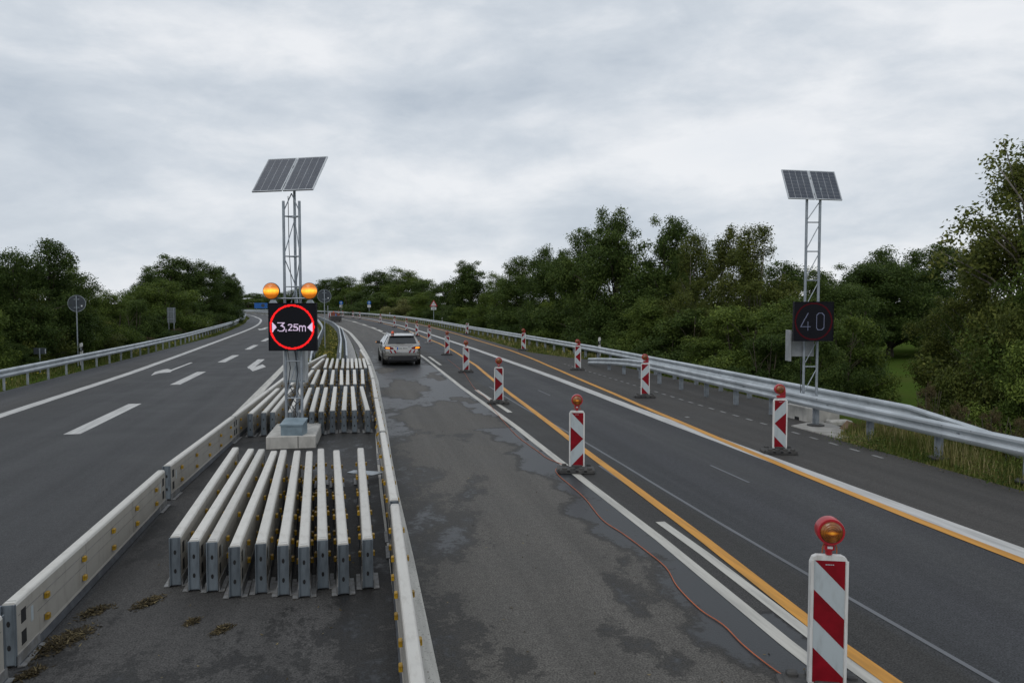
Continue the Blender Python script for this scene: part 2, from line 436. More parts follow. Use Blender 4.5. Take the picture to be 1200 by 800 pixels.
def paint(name, c, wear=.5, dirt=(0.11, 0.11, 0.11), speck=0):
    m, nt, b = nm(name); b.inputs['Roughness'].default_value = .6
    uvn = node(nt, 'ShaderNodeUVMap'); uvn.uv_map = 'road'
    n1_ = noise(nt, uvn.outputs[0], 3.0, 7, .7); n2_ = noise(nt, uvn.outputs[0], 45, 4, .65)
    f = mathn(nt, 'ADD', mathn(nt, 'MULTIPLY', n1_, .5), mathn(nt, 'MULTIPLY', n2_, .5))
    f = mrange(nt, f, .68 - wear * .22, .80 - wear * .12)
    mpp = node(nt, 'ShaderNodeMapping'); nt.links.new(uvn.outputs[0], mpp.inputs[0]); mpp.inputs['Scale'].default_value = (5, .35, 1)
    n3_ = noise(nt, mpp.outputs[0], 2.0, 6, .65)
    c1 = mixc(nt, mrange(nt, n3_, .35, .75), c, tuple(x * .62 for x in c))
    c2 = mixc(nt, f, c1, dirt)
    if speck: c2 = mixc(nt, mrange(nt, noise(nt, uvn.outputs[0], 38, 3, .6), .60, .66), c2, dirt)
    nt.links.new(c2, b.inputs['Base Color'])
    bump(nt, b, n2_, .2, .004)
    return m
M['white'] = paint('white_road_paint', (0.52, 0.515, 0.50), .50)
M['oldwhite'] = paint('worn_white_paint', (0.36, 0.355, 0.34), .75)
M['fadedwhite'] = paint('faded_white_paint', (0.26, 0.26, 0.255), .8)
M['cream'] = paint('cream_road_paint', (0.50, 0.485, 0.44), .45)
M['speckled'] = paint('speckled_cream_paint', (0.54, 0.525, 0.48), .30, (0.15, 0.135, 0.11), 1)
M['orange'] = paint('orange_road_tape', (0.60, 0.275, 0.028), .40, (0.25, 0.13, 0.04))
M['ghost'] = paint('removed_marking', (0.135, 0.142, 0.155), .6, (0.07, 0.07, 0.075))
M['gutter'] = paint('gutter_concrete', (0.34, 0.33, 0.31), .5, (0.2, 0.195, 0.185))

def leafmat(name, stops, transl=.28):
    m, nt, b = nm(name)
    at = node(nt, 'ShaderNodeAttribute'); at.attribute_name = 'tint'
    oi = node(nt, 'ShaderNodeObjectInfo')
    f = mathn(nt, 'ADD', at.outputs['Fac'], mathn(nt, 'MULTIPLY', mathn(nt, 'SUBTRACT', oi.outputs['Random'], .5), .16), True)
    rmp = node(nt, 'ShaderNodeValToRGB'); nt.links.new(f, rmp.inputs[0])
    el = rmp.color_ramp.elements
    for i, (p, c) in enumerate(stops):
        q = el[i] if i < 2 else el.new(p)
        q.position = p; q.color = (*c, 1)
    nt.links.new(rmp.outputs[0], b.inputs['Base Color'])
    b.inputs['Roughness'].default_value = .6; b.inputs['Specular IOR Level'].default_value = .14
    tr = node(nt, 'ShaderNodeBsdfTranslucent'); nt.links.new(rmp.outputs[0], tr.inputs[0])
    mx = node(nt, 'ShaderNodeMixShader'); mx.inputs[0].default_value = transl
    nt.links.new(b.outputs[0], mx.inputs[1]); nt.links.new(tr.outputs[0], mx.inputs[2])
    nt.links.new(mx.outputs[0], nt.nodes['Material Output'].inputs[0])
    return m
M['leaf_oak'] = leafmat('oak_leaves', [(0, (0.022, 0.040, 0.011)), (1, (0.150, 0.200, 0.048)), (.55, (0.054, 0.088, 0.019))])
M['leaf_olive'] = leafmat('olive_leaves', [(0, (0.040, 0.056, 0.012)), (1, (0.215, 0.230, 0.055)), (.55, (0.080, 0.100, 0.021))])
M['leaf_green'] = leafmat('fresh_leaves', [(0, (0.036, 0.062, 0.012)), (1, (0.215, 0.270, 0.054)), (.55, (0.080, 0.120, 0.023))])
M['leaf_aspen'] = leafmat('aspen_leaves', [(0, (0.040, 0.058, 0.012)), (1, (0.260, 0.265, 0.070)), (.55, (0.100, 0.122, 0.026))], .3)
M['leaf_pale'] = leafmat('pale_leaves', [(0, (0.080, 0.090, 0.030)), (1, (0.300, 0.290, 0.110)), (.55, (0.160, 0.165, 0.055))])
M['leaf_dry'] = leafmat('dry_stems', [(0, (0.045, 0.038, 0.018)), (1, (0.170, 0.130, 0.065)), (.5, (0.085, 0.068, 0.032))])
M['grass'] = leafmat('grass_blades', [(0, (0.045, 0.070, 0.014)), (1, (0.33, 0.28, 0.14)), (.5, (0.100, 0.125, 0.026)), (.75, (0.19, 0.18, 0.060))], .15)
M['flower'] = mk('yellow_flowers', (0.50, 0.40, 0.02), None, 5, .6)
M['straw'] = leafmat('straw', [(0, (0.035, 0.028, 0.016)), (1, (0.22, 0.175, 0.09)), (.5, (0.08, 0.06, 0.03))], .0)

# ------------------------------------------------------------------ the road axis: s along, d across (right is positive)
KY = [-400, 0, 70, 100, 130, 155, 180, 210, 250, 290, 330]
KH = [math.atan(v) for v in (.215, .215, .22, .25, .30, .36, .42, .55, .95, 1.8, 4)]
AX = []
def _axis():
    x = y = 0.0; fw = []
    for i in range(560):
        a = float(np.interp(y, KY, KH)) if y < 330 else KH[-1]
        fw.append((x, y, a)); x -= math.sin(a); y += math.cos(a)
    x = y = 0.0; bw = []
    for i in range(80):
        bw.append((x, y, KH[0])); x += math.sin(KH[0]); y -= math.cos(KH[0])
    return np.array(bw[:0:-1] + fw)
AX = _axis(); S0 = -79.0
def heading(s): return float(np.interp(s - S0, np.arange(len(AX)), AX[:, 2]))
def P(s, d, z=0.0):
    k = np.arange(len(AX)); x = np.interp(s - S0, k, AX[:, 0]); y = np.interp(s - S0, k, AX[:, 1]); a = np.interp(s - S0, k, AX[:, 2])
    return Vector((x + d * math.cos(a), y + d * math.sin(a), z))
def near_sd(X, Y):
    """vectorised nearest axis point -> s, d"""
    sub = AX[::2]
    D = np.full(X.shape, 1e18); idx = np.zeros(X.shape, int)
    for i in range(len(sub)):
        q = (X - sub[i, 0]) ** 2 + (Y - sub[i, 1]) ** 2
        m = q < D; D[m] = q[m]; idx[m] = i
    a = sub[idx, 2]; dx = X - sub[idx, 0]; dy = Y - sub[idx, 1]
    return idx * 2 + S0 + (-np.sin(a) * dx + np.cos(a) * dy), np.cos(a) * dx + np.sin(a) * dy
def fn(tab):
    xs = [t[0] for t in tab]; ys = [t[1] for t in tab]
    return lambda s: float(np.interp(s, xs, ys))
d_leftedge = fn([(-80, -11.3), (75, -11.5), (100, -12.6), (140, -13.9), (180, -13.2), (215, -12), (500, -12)])
d_LE = fn([(-80, -9.0), (35, -9.05), (47, -9.35), (74, -10.1), (95, -10.55), (130, -11.4), (170, -11.9), (210, -11.0), (500, -10.9)])
d_lanes = fn([(-80, -6.1), (50, -6.2), (75, -6.45), (110, -7.2), (160, -7.8), (210, -7.2), (500, -7)])
d_LW = fn([(-80, -2.92), (38, -2.88), (75, -3.0), (116, -4.1), (160, -4.4), (500, -4)])
d_medl = fn([(0, -1.55), (46, -1.68), (72, -1.98), (95, -2.6), (116, -3.05), (150, -3.4), (500, -3)])
d_medr = fn([(0, -.30), (50, -.32), (72, -.56), (95, -1.15), (110, -1.8), (130, -2.2), (500, -2)])
d_RW = fn([(-80, .35), (0, .50), (5.9, .55), (9, .60), (11.5, .62), (15, .69), (20, .83), (23.7, .90), (30, 1.05), (39, 1.12), (43, 1.12), (56, 1.02), (79, .51), (107, -.5), (130, -1.0), (500, -1)])
d_WL = fn([(-80, 3.7), (5.7, 3.76), (8.5, 3.87), (12.3, 3.90), (18, 4.0), (27, 4.0), (43, 4.2), (60, 4.1), (91, 3.55), (107, 3.1), (126, 2.9), (500, 2.9)])
d_OL = fn([(-80, 3.6), (5.3, 4.17), (8.3, 4.36), (10.7, 4.53), (14.3, 4.66), (18, 4.92), (25, 5.28), (36.5, 6.1), (48, 6.62), (57, 6.8), (81, 6.75), (140, 6.4), (500, 6.4)])
d_WW = fn([(-80, 7.9), (9, 7.92), (20, 7.99), (31, 8.2), (50, 8.2), (93, 7.8), (124, 7.5), (161, 8.2), (500, 8.2)])
d_OR = fn([(-80, 7.3), (8.8, 7.66), (13.2, 7.86), (17.4, 8.16), (21.2, 8.42), (24.1, 8.64), (32, 9.2), (40, 9.8), (47, 10.2), (70, 10.5), (108, 10.9), (170, 11), (500, 11)])
d_RR = fn([(-80, 12.0), (14, 12.1), (25, 12.45), (38, 12.75), (55, 12.4), (74, 11.9), (124, 11.85), (150, 11.8), (173, 11.8), (206, 12.4), (230, 12.6), (500, 12.6)])
d_FR = fn([(-80, 10.95), (10, 11.0), (20, 11.12), (30, 11.4), (36, 11.55)])
d_wall = fn([(-80, .2), (-6.5, .28), (4.25, .41), (9.6, .56), (14.92, .66), (20.2, .74), (25.6, .84), (31.1, .88), (38, .86), (500, .86)])
d_rightedge = fn([(-80, 10.5), (14.9, 10.55), (15.4, 11.0), (17.4, 11.6), (18.6, 12.6), (20, 12.75), (38.5, 12.75), (40.5, 12.0), (45.6, 10.95), (72, 11.35), (500, 11.9)])

# ------------------------------------------------------------------ terrain: one sheet to the horizon
def axis_steps():
    a = list(np.arange(0, 60, 1.5)); x = 60.0; st = 2.0
    while x < 3200: a.append(x); x += st; st *= 1.09
    return np.array(a)
pos = axis_steps()
gx = np.concatenate([-pos[:0:-1], pos])
gy = np.concatenate([-pos[:0:-1], pos])
GX, GY = np.meshgrid(gx, gy)
SS, DD = near_sd(GX, GY)
def terrain_z(S_, D_):
    right = np.interp(D_, [13.2, 14.6, 19.5, 24, 60, 4000], [-.03, -.25, -1.75, -1.95, -1.7, -1.7])
    left = np.interp(-D_, [13.5, 16, 20, 40, 4000], [-.03, -.25, -.9, -1.1, -1.1])
    z = np.where(D_ > 0, right, left)
    return np.where(np.abs(D_) < 13.2, -.05, z)
GZ = terrain_z(SS, DD)
far = np.clip((np.hypot(GX, GY) - 60) / 300, 0, 1)
GZ = GZ + far * .5 * np.sin(GX * .011 + 1) * np.cos(GY * .009) * (np.abs(DD) > 30)
def grid_mesh(name, X, Y, Z, mat, uv=None, attrs=None, smooth=True):
    ny, nx = X.shape
    me = bpy.data.meshes.new(name)
    co = np.stack([X, Y, Z], -1).reshape(-1, 3).astype(np.float32)
    i = np.arange(nx * ny).reshape(ny, nx)
    f = np.stack([i[:-1, :-1], i[:-1, 1:], i[1:, 1:], i[1:, :-1]], -1).reshape(-1, 4)
    nf = len(f)
    me.vertices.add(len(co)); me.vertices.foreach_set('co', co.ravel())
    me.loops.add(nf * 4); me.loops.foreach_set('vertex_index', f.ravel().astype(np.int32))
    me.polygons.add(nf); me.polygons.foreach_set('loop_start', np.arange(0, nf * 4, 4, dtype=np.int32))
    me.update(calc_edges=True)
    if uv is not None:
        l = me.uv_layers.new(name='road'); l.data.foreach_set('uv', uv.reshape(-1, 2)[f.ravel()].astype(np.float32).ravel())
    for k, a in (attrs or {}).items():
        at = me.attributes.new(k, 'FLOAT', 'POINT'); at.data.foreach_set('value', a.ravel().astype(np.float32))
    me.materials.append(mat)
    if smooth: me.polygons.foreach_set('use_smooth', [True] * nf)
    me.validate()
    return me
def groundmat():
    m, nt, b = nm('meadow_ground'); b.inputs['Roughness'].default_value = 1.0; b.inputs['Specular IOR Level'].default_value = .0
    v = coords(nt, 'Object'); a = noise(nt, v, .25, 8, .6); c = noise(nt, v, 6, 5, .7)
    col = mixc(nt, mrange(nt, a, .38, .62), (0.055, 0.100, 0.016), (0.070, 0.092, 0.022))
    col = mixc(nt, mrange(nt, c, .35, .7), col, (0.052, 0.072, 0.018))
    nt.links.new(col, b.inputs['Base Color']); bump(nt, b, c, .6, .05)
    return m
M['ground'] = groundmat()
tag(place('ground', grid_mesh('ground', GX, GY, GZ, M['ground'])), kind='structure')

# ------------------------------------------------------------------ carriageways
def road_sheet(name, f0, f1, s0, s1, ncol, mat, z=0.0, step=None, wet=None):
    ss = []; s = s0
    while s < s1:
        ss.append(s); s += (step or 1.0) if s < 62 else 3.0
    ss.append(s1)
    X = np.zeros((len(ss), ncol + 1)); Y = X.copy(); U = np.zeros(X.shape + (2,))
    for i, q in enumerate(ss):
        a, b = f0(q), f1(q)
        for j in range(ncol + 1):
            d = a + (b - a) * j / ncol; p = P(q, d); X[i, j] = p.x; Y[i, j] = p.y; U[i, j] = (d, q)
    at = {'wet': wet(U[..., 1], U[..., 0])} if wet else None
    zz = np.full(X.shape, z)
    return tag(place(name, grid_mesh(name, X, Y, zz, mat, U, at, False)), kind='structure')
ell = lambda s, d, cs, cd, rs, rd: np.clip(1.0 - np.sqrt(((s - cs) / rs) ** 2 + ((d - cd) / rd) ** 2), -1, 1)
def wetness(s, d):
    w = np.full(s.shape, .06)
    lane = (d < 3.95)
    ws = s + .55 * np.sin(2.3 * d + 1 + .4 * s) + .35 * np.sin(5.1 * d + .9 * s) + .2 * np.sin(9.3 * d - 1.7 * s)
    wd = d + .16 * np.sin(1.7 * s + d) + .10 * np.sin(4.3 * s + 2 * d) + .06 * np.sin(8.1 * s)
    wall = np.interp(s, [-80, -6.5, 4.25, 9.6, 14.9, 20.2, 25.6, 38, 500], [.2, .28, .41, .56, .66, .74, .84, .86, .86])
    # damp stretch between the car and the near, dry stretch
    edge = 16.3 - .9 * (wd < 1.6) + .8 * (wd > 2.9)
    w = np.where(lane, np.clip(.06 + (ws - edge) * .42, .06, .92), w)
    # islands that have dried already
    for cs, cd, rs, rd in ((20.2, 2.35, 2.2, 1.15), (18.9, 3.0, 1.0, .7), (26.5, 1.9, 1.9, .7), (28.2, 2.3, 1.5, .4), (31.6, 3.5, 1.2, .3), (23.6, 3.5, .8, .3), (34.5, 1.6, 1.6, .35)):
        e = ell(ws, wd, cs, cd, rs, rd); w = np.where(e > -.4, np.minimum(w, .92 - np.clip((e + .24) * 2.8, 0, .86)), w)
    # bright wet film along the white line
    film = np.clip(1 - np.abs(wd - 3.45) / .55, 0, 1) * np.clip((s - 17) / 4, 0, 1) * np.clip((40 - s) / 6, 0, 1)
    w = np.where(lane, w + .55 * film * (w > .5), w)
    # strip along the white line, pools and the foot of the barrier
    strip = np.clip((wd - 3.16) * 2.4, -1, .55) + .46
    w = np.where(lane & (s < 18), np.maximum(w, strip * (s > 2)), w)
    foot = .46 + (wall + .42 - wd) * .7
    w = np.where(lane & (s < 17), np.maximum(w, np.clip(foot, 0, .64)), w)
    for cs, cd, rs, rd, a in ((10.7, 1.15, 1.6, .95, .74), (11.9, 1.9, .7, .4, .66), (7.35, 2.85, .8, .22, .62), (6.1, 2.55, .7, .35, .66), (6.9, 1.0, 1.5, .5, .62), (13.6, 1.1, 1.7, .6, .66)):
        w = np.maximum(w, a * np.clip(ell(ws, wd, cs, cd, rs, rd) + .45, 0, 1))
    w = np.where(lane & (s > 37), np.clip(.80 - (s - 37) * .012, .40, .8), w)
    return np.where(~lane, .04 + .24 * ((d < 4.9) & (s > 12)), w)
road_sheet('left_carriageway', d_leftedge, lambda s: -2.6 if s < 38 else d_medl(s) - .25, -70, 470, 12, M['asph_left'])
def median_wet(s, d):
    w = .5 + (d + .22 + .05 * np.sin(s * 3.1)) * 1.1                     # damp along the barrier line
    w = np.maximum(w, .5 + np.clip(1.5 - np.abs(s - 15.2) * .55, -1, .3) + .25 * (d + .9))
    w = np.maximum(w, .40 + .12 * np.sin(s * 1.3) + .10 * (s > 22))
    return np.clip(w, 0, .62)
road_sheet('paved_median', lambda s: -2.6, d_wall, -70, 38, 16, M['asph_mid'], step=.35, wet=median_wet)
road_sheet('right_carriageway', lambda s: d_wall(s) if s < 38 else (.62 if s < 42 else d_RW(s) - .5), d_rightedge, -70, 470, 58, M['asph_right'], step=.3, wet=wetness)

# median strip of rough grass between the two rails, with the concrete gutter beside it
medm = mk('median_soil', (0.075, 0.070, 0.030), (0.055, 0.062, 0.018), 3, .95, 0, .5)
ms = MB()
q0 = 38.0
rows = []
for s in list(np.arange(38, 120, 2.0)) + list(np.arange(120, 470, 6.0)):
    a, b = d_medl(s) - .27, d_medr(s) + .30
    rows.append([P(s, a, .0), P(s, a + .3, .06), P(s, (a + b) / 2, .10), P(s, b - .2, .06), P(s, b, .0)])
for i in range(len(rows) - 1):
    for j in range(4): ms.quad([rows[i][j], rows[i][j + 1], rows[i + 1][j + 1], rows[i + 1][j]])
tag(ms.build('median_verge', medm, smooth=True), kind='structure')

class Sheet(MB):
    def __init__(self): super().__init__(); self.uv = []
    def strip(self, fd, w, s0, s1, z, step=1.5, mi=0):
        n = max(1, int(math.ceil((s1 - s0) / (step if s1 < 120 else step * 2))))
        for i in range(n):
            a, b = s0 + (s1 - s0) * i / n, s0 + (s1 - s0) * (i + 1) / n
            q = [(a, fd(a) - w / 2), (a, fd(a) + w / 2), (b, fd(b) + w / 2), (b, fd(b) - w / 2)]
            self.poly(q, z, mi)
    def poly(self, sd, z, mi=0):
        self.quad([P(s, d, z) for s, d in sd], mi); self.uv += [(d, s) for s, d in sd]
    def done(self, name, mat, parent=None):
        me = bpy.data.meshes.new(name); me.from_pydata(self.v, [], self.f)
        l = me.uv_layers.new(name='road')
        l.data.foreach_set('uv', [c for p in self.uv for c in p])
        me.materials.append(mat); me.update()
        return tag(place(name, me, parent), kind='structure')
def line(name, fd, w, s0, s1, z, mat, step=1.5):
    sh = Sheet(); sh.strip(fd, w, s0, s1, z, step); return sh.done(name, mat)
line('road_edge_line', d_LE, .34, -60, 450, .004, M['white'])
line('road_edge_line', d_LW, .26, -60, 450, .004, M['cream'])
line('road_edge_line', d_RW, .29, -60, 450, .004, M['speckled'])
line('road_lane_line', d_WL, .145, -60, 450, .004, M['cream'])
line('road_lane_line', d_WW, .34, -60, 450, .004, M['white'])
line('temporary_orange_line', lambda s: d_OL(s) + .010 * math.sin(s * .9) + .006 * math.sin(s * 2.7), .150, -60, 450, .008, M['orange'])
line('temporary_orange_line', lambda s: d_OR(s) + .010 * math.sin(s * .8 + 1) + .006 * math.sin(s * 2.3), .165, -60, 450, .008, M['orange'])
ld = Sheet()
for k in range(-6, 34):
    s0 = 19.2 + k * 10.95
    ld.strip(d_lanes, .36, s0, s0 + 5.45, .004, 1.9)
ld.done('road_lane_dashes', M['white'])
# short remains of the old lane markings beside the solid cream line
od = Sheet()
for a, b, off, w in ((3.0, 9.75, .30, .13), (20.5, 26.1, .37, .135), (37.0, 42.9, .34, .14), (71.8, 78.0, .18, .24), (82, 88, .2, .26), (91, 97, .2, .3), (105, 111, .22, .3), (122, 129, .22, .3)):
    od.strip(lambda s, o=off: d_WL(s) + o, w, a, b, .004)
od.done('old_lane_dashes', M['cream'])
gh = Sheet()
gh.strip(lambda s: 4.98 + .03 * math.sin(s * .5), .055, -20, 27, .004, .8)
gh.strip(lambda s: 6.56, .045, 11.6, 13.0, .004)
gh.strip(lambda s: 6.45, .05, 24, 25.6, .004)
gh.strip(lambda s: d_WL(s) + .62, .05, 10.8, 13.4, .004)
gh.done('removed_lane_lines', M['ghost'])
sd_ = Sheet()
for k in range(34):
    s0 = 12.9 + k * .70
    dd = 10.13 + max(0, s0 - 20) * .022
    sd_.strip(lambda s, q=dd: q, .07, s0, s0 + .30, .004)
sd_.strip(lambda s: 8.75, .10, 18.6, 18.75, .004)
sd_.done('small_emergency_bay_dashes', M['fadedwhite'])
ar = Sheet()
ar.poly([(41.16, -7.56), (41.30, -7.70), (36.99, -7.72), (36.36, -7.55)], .004)
ar.poly([(36.99, -7.72), (37.45, -7.98), (37.1, -8.09), (35.93, -8.17), (34.15, -7.92), (35.30, -7.84), (35.61, -7.48), (36.36, -7.55)], .004)
ar.poly([(42.8, -4.25), (42.85, -4.60), (37.7, -4.54), (37.9, -4.20)], .004)
ar.poly([(37.9, -4.20), (37.7, -4.54), (36.9, -4.40), (36.6, -4.07), (37.4, -4.06)], .004)
ar.poly([(39.2, -4.0), (36.7, -4.32), (35.3, -4.03), (37.7, -3.70)], .008)
ar.poly([(99.3, -8.8), (99.3, -9.2), (93.5, -9.25), (93.4, -8.85)], .004)
ar.poly([(94.2, -9.7), (89.2, -9.1), (92.6, -8.5), (93.4, -8.85), (93.5, -9.25)], .004)
ar.done('road_turn_arrows', M['white'])
gt = Sheet()
gt.strip(lambda s: .5 * (d_medr(s) + .42 + d_RW(s) - .56), .46, 38.2, 130, .006)
gt.done('gutter_path', M['gutter'])
# pale strip of poured concrete between the near front posts
sb = MB()
sb.prism([tuple(P(16.75, 10.58)[:2]), tuple(P(14.95, 10.60)[:2]), tuple(P(15.15, 11.55)[:2]), tuple(P(17.3, 11.72)[:2])], -.04, .022, 'xy')
tag(sb.build('concrete_pad_pavement', M['slabm']), kind='structure')

# ------------------------------------------------------------------ steel barrier elements (5.2 m long)
EL = 5.2
def barrier_parts():
    w, h = .055, .54
    prof = [(-.062, .085), (-w, .11), (-w, h - .03), (-w + .008, h - .008), (-w + .02, h), (w - .02, h), (w - .008, h - .008), (w, h - .03), (w, .11), (.062, .085)]
    b = MB(); b.prism(prof, .03, EL - .03, 'xz')
    n_ = len(prof)
    for q in (0, 1, 7, 8): b.m[2 + q] = 4                # the lower sheets are darker and more streaked than the cap
    for sx in (-1, 1):
        for yy in (.16, EL - .16):
            for z in (.20, .385):
                b.box((sx * (w + .0012), yy, z), (.003, .095, .115), 1)
        for yy in (.335, EL - .335):
            b.box((sx * (w + .001), yy, .33), (.002, .05, .13), 2)
        for yy in (1.72, 3.46):                       # seams between the cladding sheets
            b.box((sx * (w + .0006), yy, .31), (.0015, .006, .39), 3)
        b.box((sx * (w + .0006), EL / 2, .418), (.0015, EL - .12, .006), 3)
        b.box((sx * (w + .0006), EL / 2, .30), (.0015, EL - .9, .005), 3)
    for yy in (.075, EL - .075): b.box((0, yy, h + .0004), (2 * w - .04, .010, .0012), 3)
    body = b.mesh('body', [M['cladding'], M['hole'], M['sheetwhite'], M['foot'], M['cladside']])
    c = MB(); c.prism([(-.075, .012), (-.058, .082), (.058, .082), (.075, .012)], .02, EL - .02, 'xz')
    ch = c.mesh('base_channel', [M['channel']])
    e = MB()
    e.box((0, .013, .275), (.092, .012, .50))
    for sx in (-1, 1): e.box((sx * .050, .006, .275), (.010, .034, .505))
    for z in (.17, .37): e.prism([(.014 * math.cos(t), z + .026 * math.sin(t)) for t in np.linspace(0, 2 * math.pi, 9)[:-1]], .0045, .0065, 'xz', 1)
    ep = e.mesh('end_plate', [M['darksteel'], M['hole']])
    f = MB()
    f.prism([(.060, .006), (.118, .006), (.118, .014), (.072, .016), (.066, .10), (.058, .10)], .0, .46, 'xz')
    ft = f.mesh('foot', [M['foot']])
    r = MB(); r.cbox((0, 0, 0), (.034, .066, .050), .006); r.box((-.018, 0, .0), (.008, .066, .056), 1)
    rf = r.mesh('reflector', [M['yellow'], M['foot']])
    return body, ch, ep, ft, rf
_body, _ch, _ep, _ft, _rf = barrier_parts()
def make_barrier():
    t = empty('barrier_element')
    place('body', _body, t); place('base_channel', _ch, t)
    place('end_plate', _ep, t); place('end_plate', _ep, t, (0, EL, 0), math.pi)
    for x, y, rz in ((0, .0, 0), (0, .46, math.pi), (0, EL - .46, 0), (0, EL, math.pi)): place('foot', _ft, t, (x, y, 0), rz)
    for sx in (0, 1):
        for k in range(5):
            for z in (.19, .385):
                place('reflector', _rf, t, ((-1 if sx else 1) * .074, .62 + k * .99, z), math.pi * sx)
    return t
barrier0 = make_barrier(); barrier_used = [False]
def put_barrier(p0, p1, label, group):
    t = barrier0 if not barrier_used[0] else copy_tree(barrier0)
    barrier_used[0] = True
    d = p1 - p0
    t.location = p0; t.rotation_euler = (0, 0, math.atan2(-d.x, d.y))
    tag(t, label, 'barrier', group)
    return t
ORD = ['first', 'second', 'third', 'fourth', 'fifth', 'sixth', 'seventh', 'eighth', 'ninth', 'tenth', 'eleventh', 'twelfth', 'thirteenth', 'fourteenth']
ROWS = [
 ('front row', [(8.56, -1.80), (8.38, -1.58), (8.31, -1.39), (8.10, -1.14), (8.15, -0.89), (8.04, -0.66), (7.95, -0.45), (8.14, -0.27), (7.94, -0.06), (8.06, 0.19)],
  [-1.88, -1.61, -1.43, -1.21, -1.06, -.83, -.63, -.45, -.19, .21]),
 ('second row', [(17.93, -2.13), (18.01, -1.85), (18.04, -1.66), (17.96, -1.27), (17.91, -1.04), (17.95, -0.80), (17.91, -0.59), (18.01, -0.34), (18.06, -0.08), (18.00, 0.16), (17.94, 0.46)],
  [-1.96, -1.75, -1.56, -1.30, -1.05, -.83, -.60, -.34, -.04, .16, .42]),
 ('third row', [(24.01, -1.68), (24.08, -1.38), (24.08, -1.04), (24.04, -0.76), (23.87, -0.46), (23.74, -0.16), (23.70, 0.02), (23.85, 0.24), (23.85, 0.48)],
  [-1.49, -1.23, -1.01, -.76, -.48, -.19, .04, .28, .57]),
 ('farthest row', [(30.03, -1.27), (30.13, -0.82), (29.97, -0.62), (29.84, -0.39), (29.86, -0.15), (29.74, 0.04), (29.79, 0.21), (29.75, 0.38), (29.71, 0.54), (29.72, 0.72)],
  [-1.00, -.82, -.59, -.38, -.14, .07, .24, .42, .57, .74])]
for rn, fronts, backs in ROWS:
    n = len(fronts)
    for i, ((s, d), db) in enumerate(zip(fronts, backs)):
        who = ORD[i] + ' from the left' if i < n - 1 else 'at its right end'
        if i == 0: who = 'at its left end'
        put_barrier(P(s, d), P(s + EL, db), f'cream barrier element stored in the {rn} on the median, {who}', 'stored barrier elements in rows on the median')
LBJ = [(-3.9, -2.75), (1.5, -2.75), (6.9, -2.74), (12.4, -2.70), (17.5, -2.45), (22.6, -2.20), (28.0, -1.95), (32.8, -1.52), (37.9, -.97)]
RBJ = [(-6.5, .28), (-1.1, .34), (4.25, .41), (9.6, .56), (14.92, .66), (20.23, .74), (25.6, .84), (31.1, .88), (36.2, .86), (41.3, .76)]
for nmz, J, side in (('left', LBJ, 'beside the left carriageway'), ('right', RBJ, "beside the silver car's lane")):
    k = 0
    for (a, b) in zip(J[:-1], J[1:]):
        if b[0] < 3.0: continue
        where = 'nearest the camera' if k == 0 else ('at its far end' if b == J[-1] else ORD[k] + ' from camera')
        put_barrier(P(*a), P(*b), f'cream barrier element in the line {side}, {where}', f'linked barrier elements {side}')
        k += 1

# ------------------------------------------------------------------ guard rails
W_PROF = [(.0, .755), (.045, .750), (.078, .715), (.080, .672), (.030, .622), (.028, .590), (.080, .535), (.078, .495), (.045, .452), (.0, .445)]
def rail_beam(fd, s0, s1, side, step, fz=None):
    m = MB(); vs = []; prof = W_PROF + [(x - .006, z) for x, z in reversed(W_PROF)]
    n = len(prof); ss = list(np.arange(s0, s1, step)) + [s1]
    for s in ss:
        dz = fz(s) if fz else 0.0
        for x, z in prof: vs.append(P(s, fd(s) + side * x, z + dz))
    fs = []
    for k in range(len(ss) - 1):
        for i in range(n):
            j = (i + 1) % n
            fs.append((k * n + i, k * n + j, (k + 1) * n + j, (k + 1) * n + i))
    fs += [tuple(range(n)), tuple(range((len(ss) - 1) * n, len(ss) * n))]
    m.add(vs, fs)
    # dark bolt heads and lap joints every four metres
    for s in np.arange(math.ceil(s0 / 4) * 4, min(s1, 70), 4.0):
        dz = fz(s) if fz else 0.0
        a = heading(s)
        Mx = Matrix.Translation(P(s, fd(s) + side * .031, .606 + dz)) @ Matrix.Rotation(a, 4, 'Z')
        m.box((0, 0, 0), (.012, .07, .022), 1, Mx)
        for dd, zz in ((.35, .70), (-.35, .70), (.35, .51), (-.35, .51)):
            Mx = Matrix.Translation(P(s + dd, fd(s) + side * .079, zz + dz)) @ Matrix.Rotation(a, 4, 'Z')
            m.box((0, 0, 0), (.010, .022, .022), 1, Mx)
    return m
def post_mesh():
    m = MB()
    m.box((0, 0, .345), (.012, .10, .69)); m.box((.030, -.046, .345), (.06, .008, .69)); m.box((-.030, .046, .345), (.06, .008, .69))
    m.box((0, 0, .60), (.05, .06, .16))
    return m.mesh('post', [M['post']])
_post = post_mesh()
def guard_rail(name, fd, s0, s1, side, label, step=2.0, post=2.0, fz=None, npost=100, off=-.06, first=None, disc=False):
    t = empty(name, (0, 0, 0), 0, label, 'guard rail')
    rail_beam(fd, s0, s1, side, step, fz).build('rail', [M['galv'], M['post']], t, smooth=40)
    s = s0 + (post * .5 if first is None else first); k = 0; rest = MB()
    while s < s1:
        p = P(s, fd(s) + side * off, 0)
        dz = fz(s) if fz else 0.0
        if dz > -.35:
            if k < npost:
                o = place('post', _post, t, (p.x, p.y, min(0, dz)), heading(s))
                if disc and s < 17.6:
                    m = MB(); m.lathe([(.20, .001), (.20, .026), (.17, .034)], 20); dk = m.build('base_disc', [M['rubber']], o, smooth=40); dk.location = (0, 0, .024)
            else:
                rest.box((p.x, p.y, .34), (.06, .10, .68))
        s += post if k < npost else 4.0; k += 1
    if rest.v: tag(rest.build('post_row', [M['post']], t), kind='stuff')
    return t
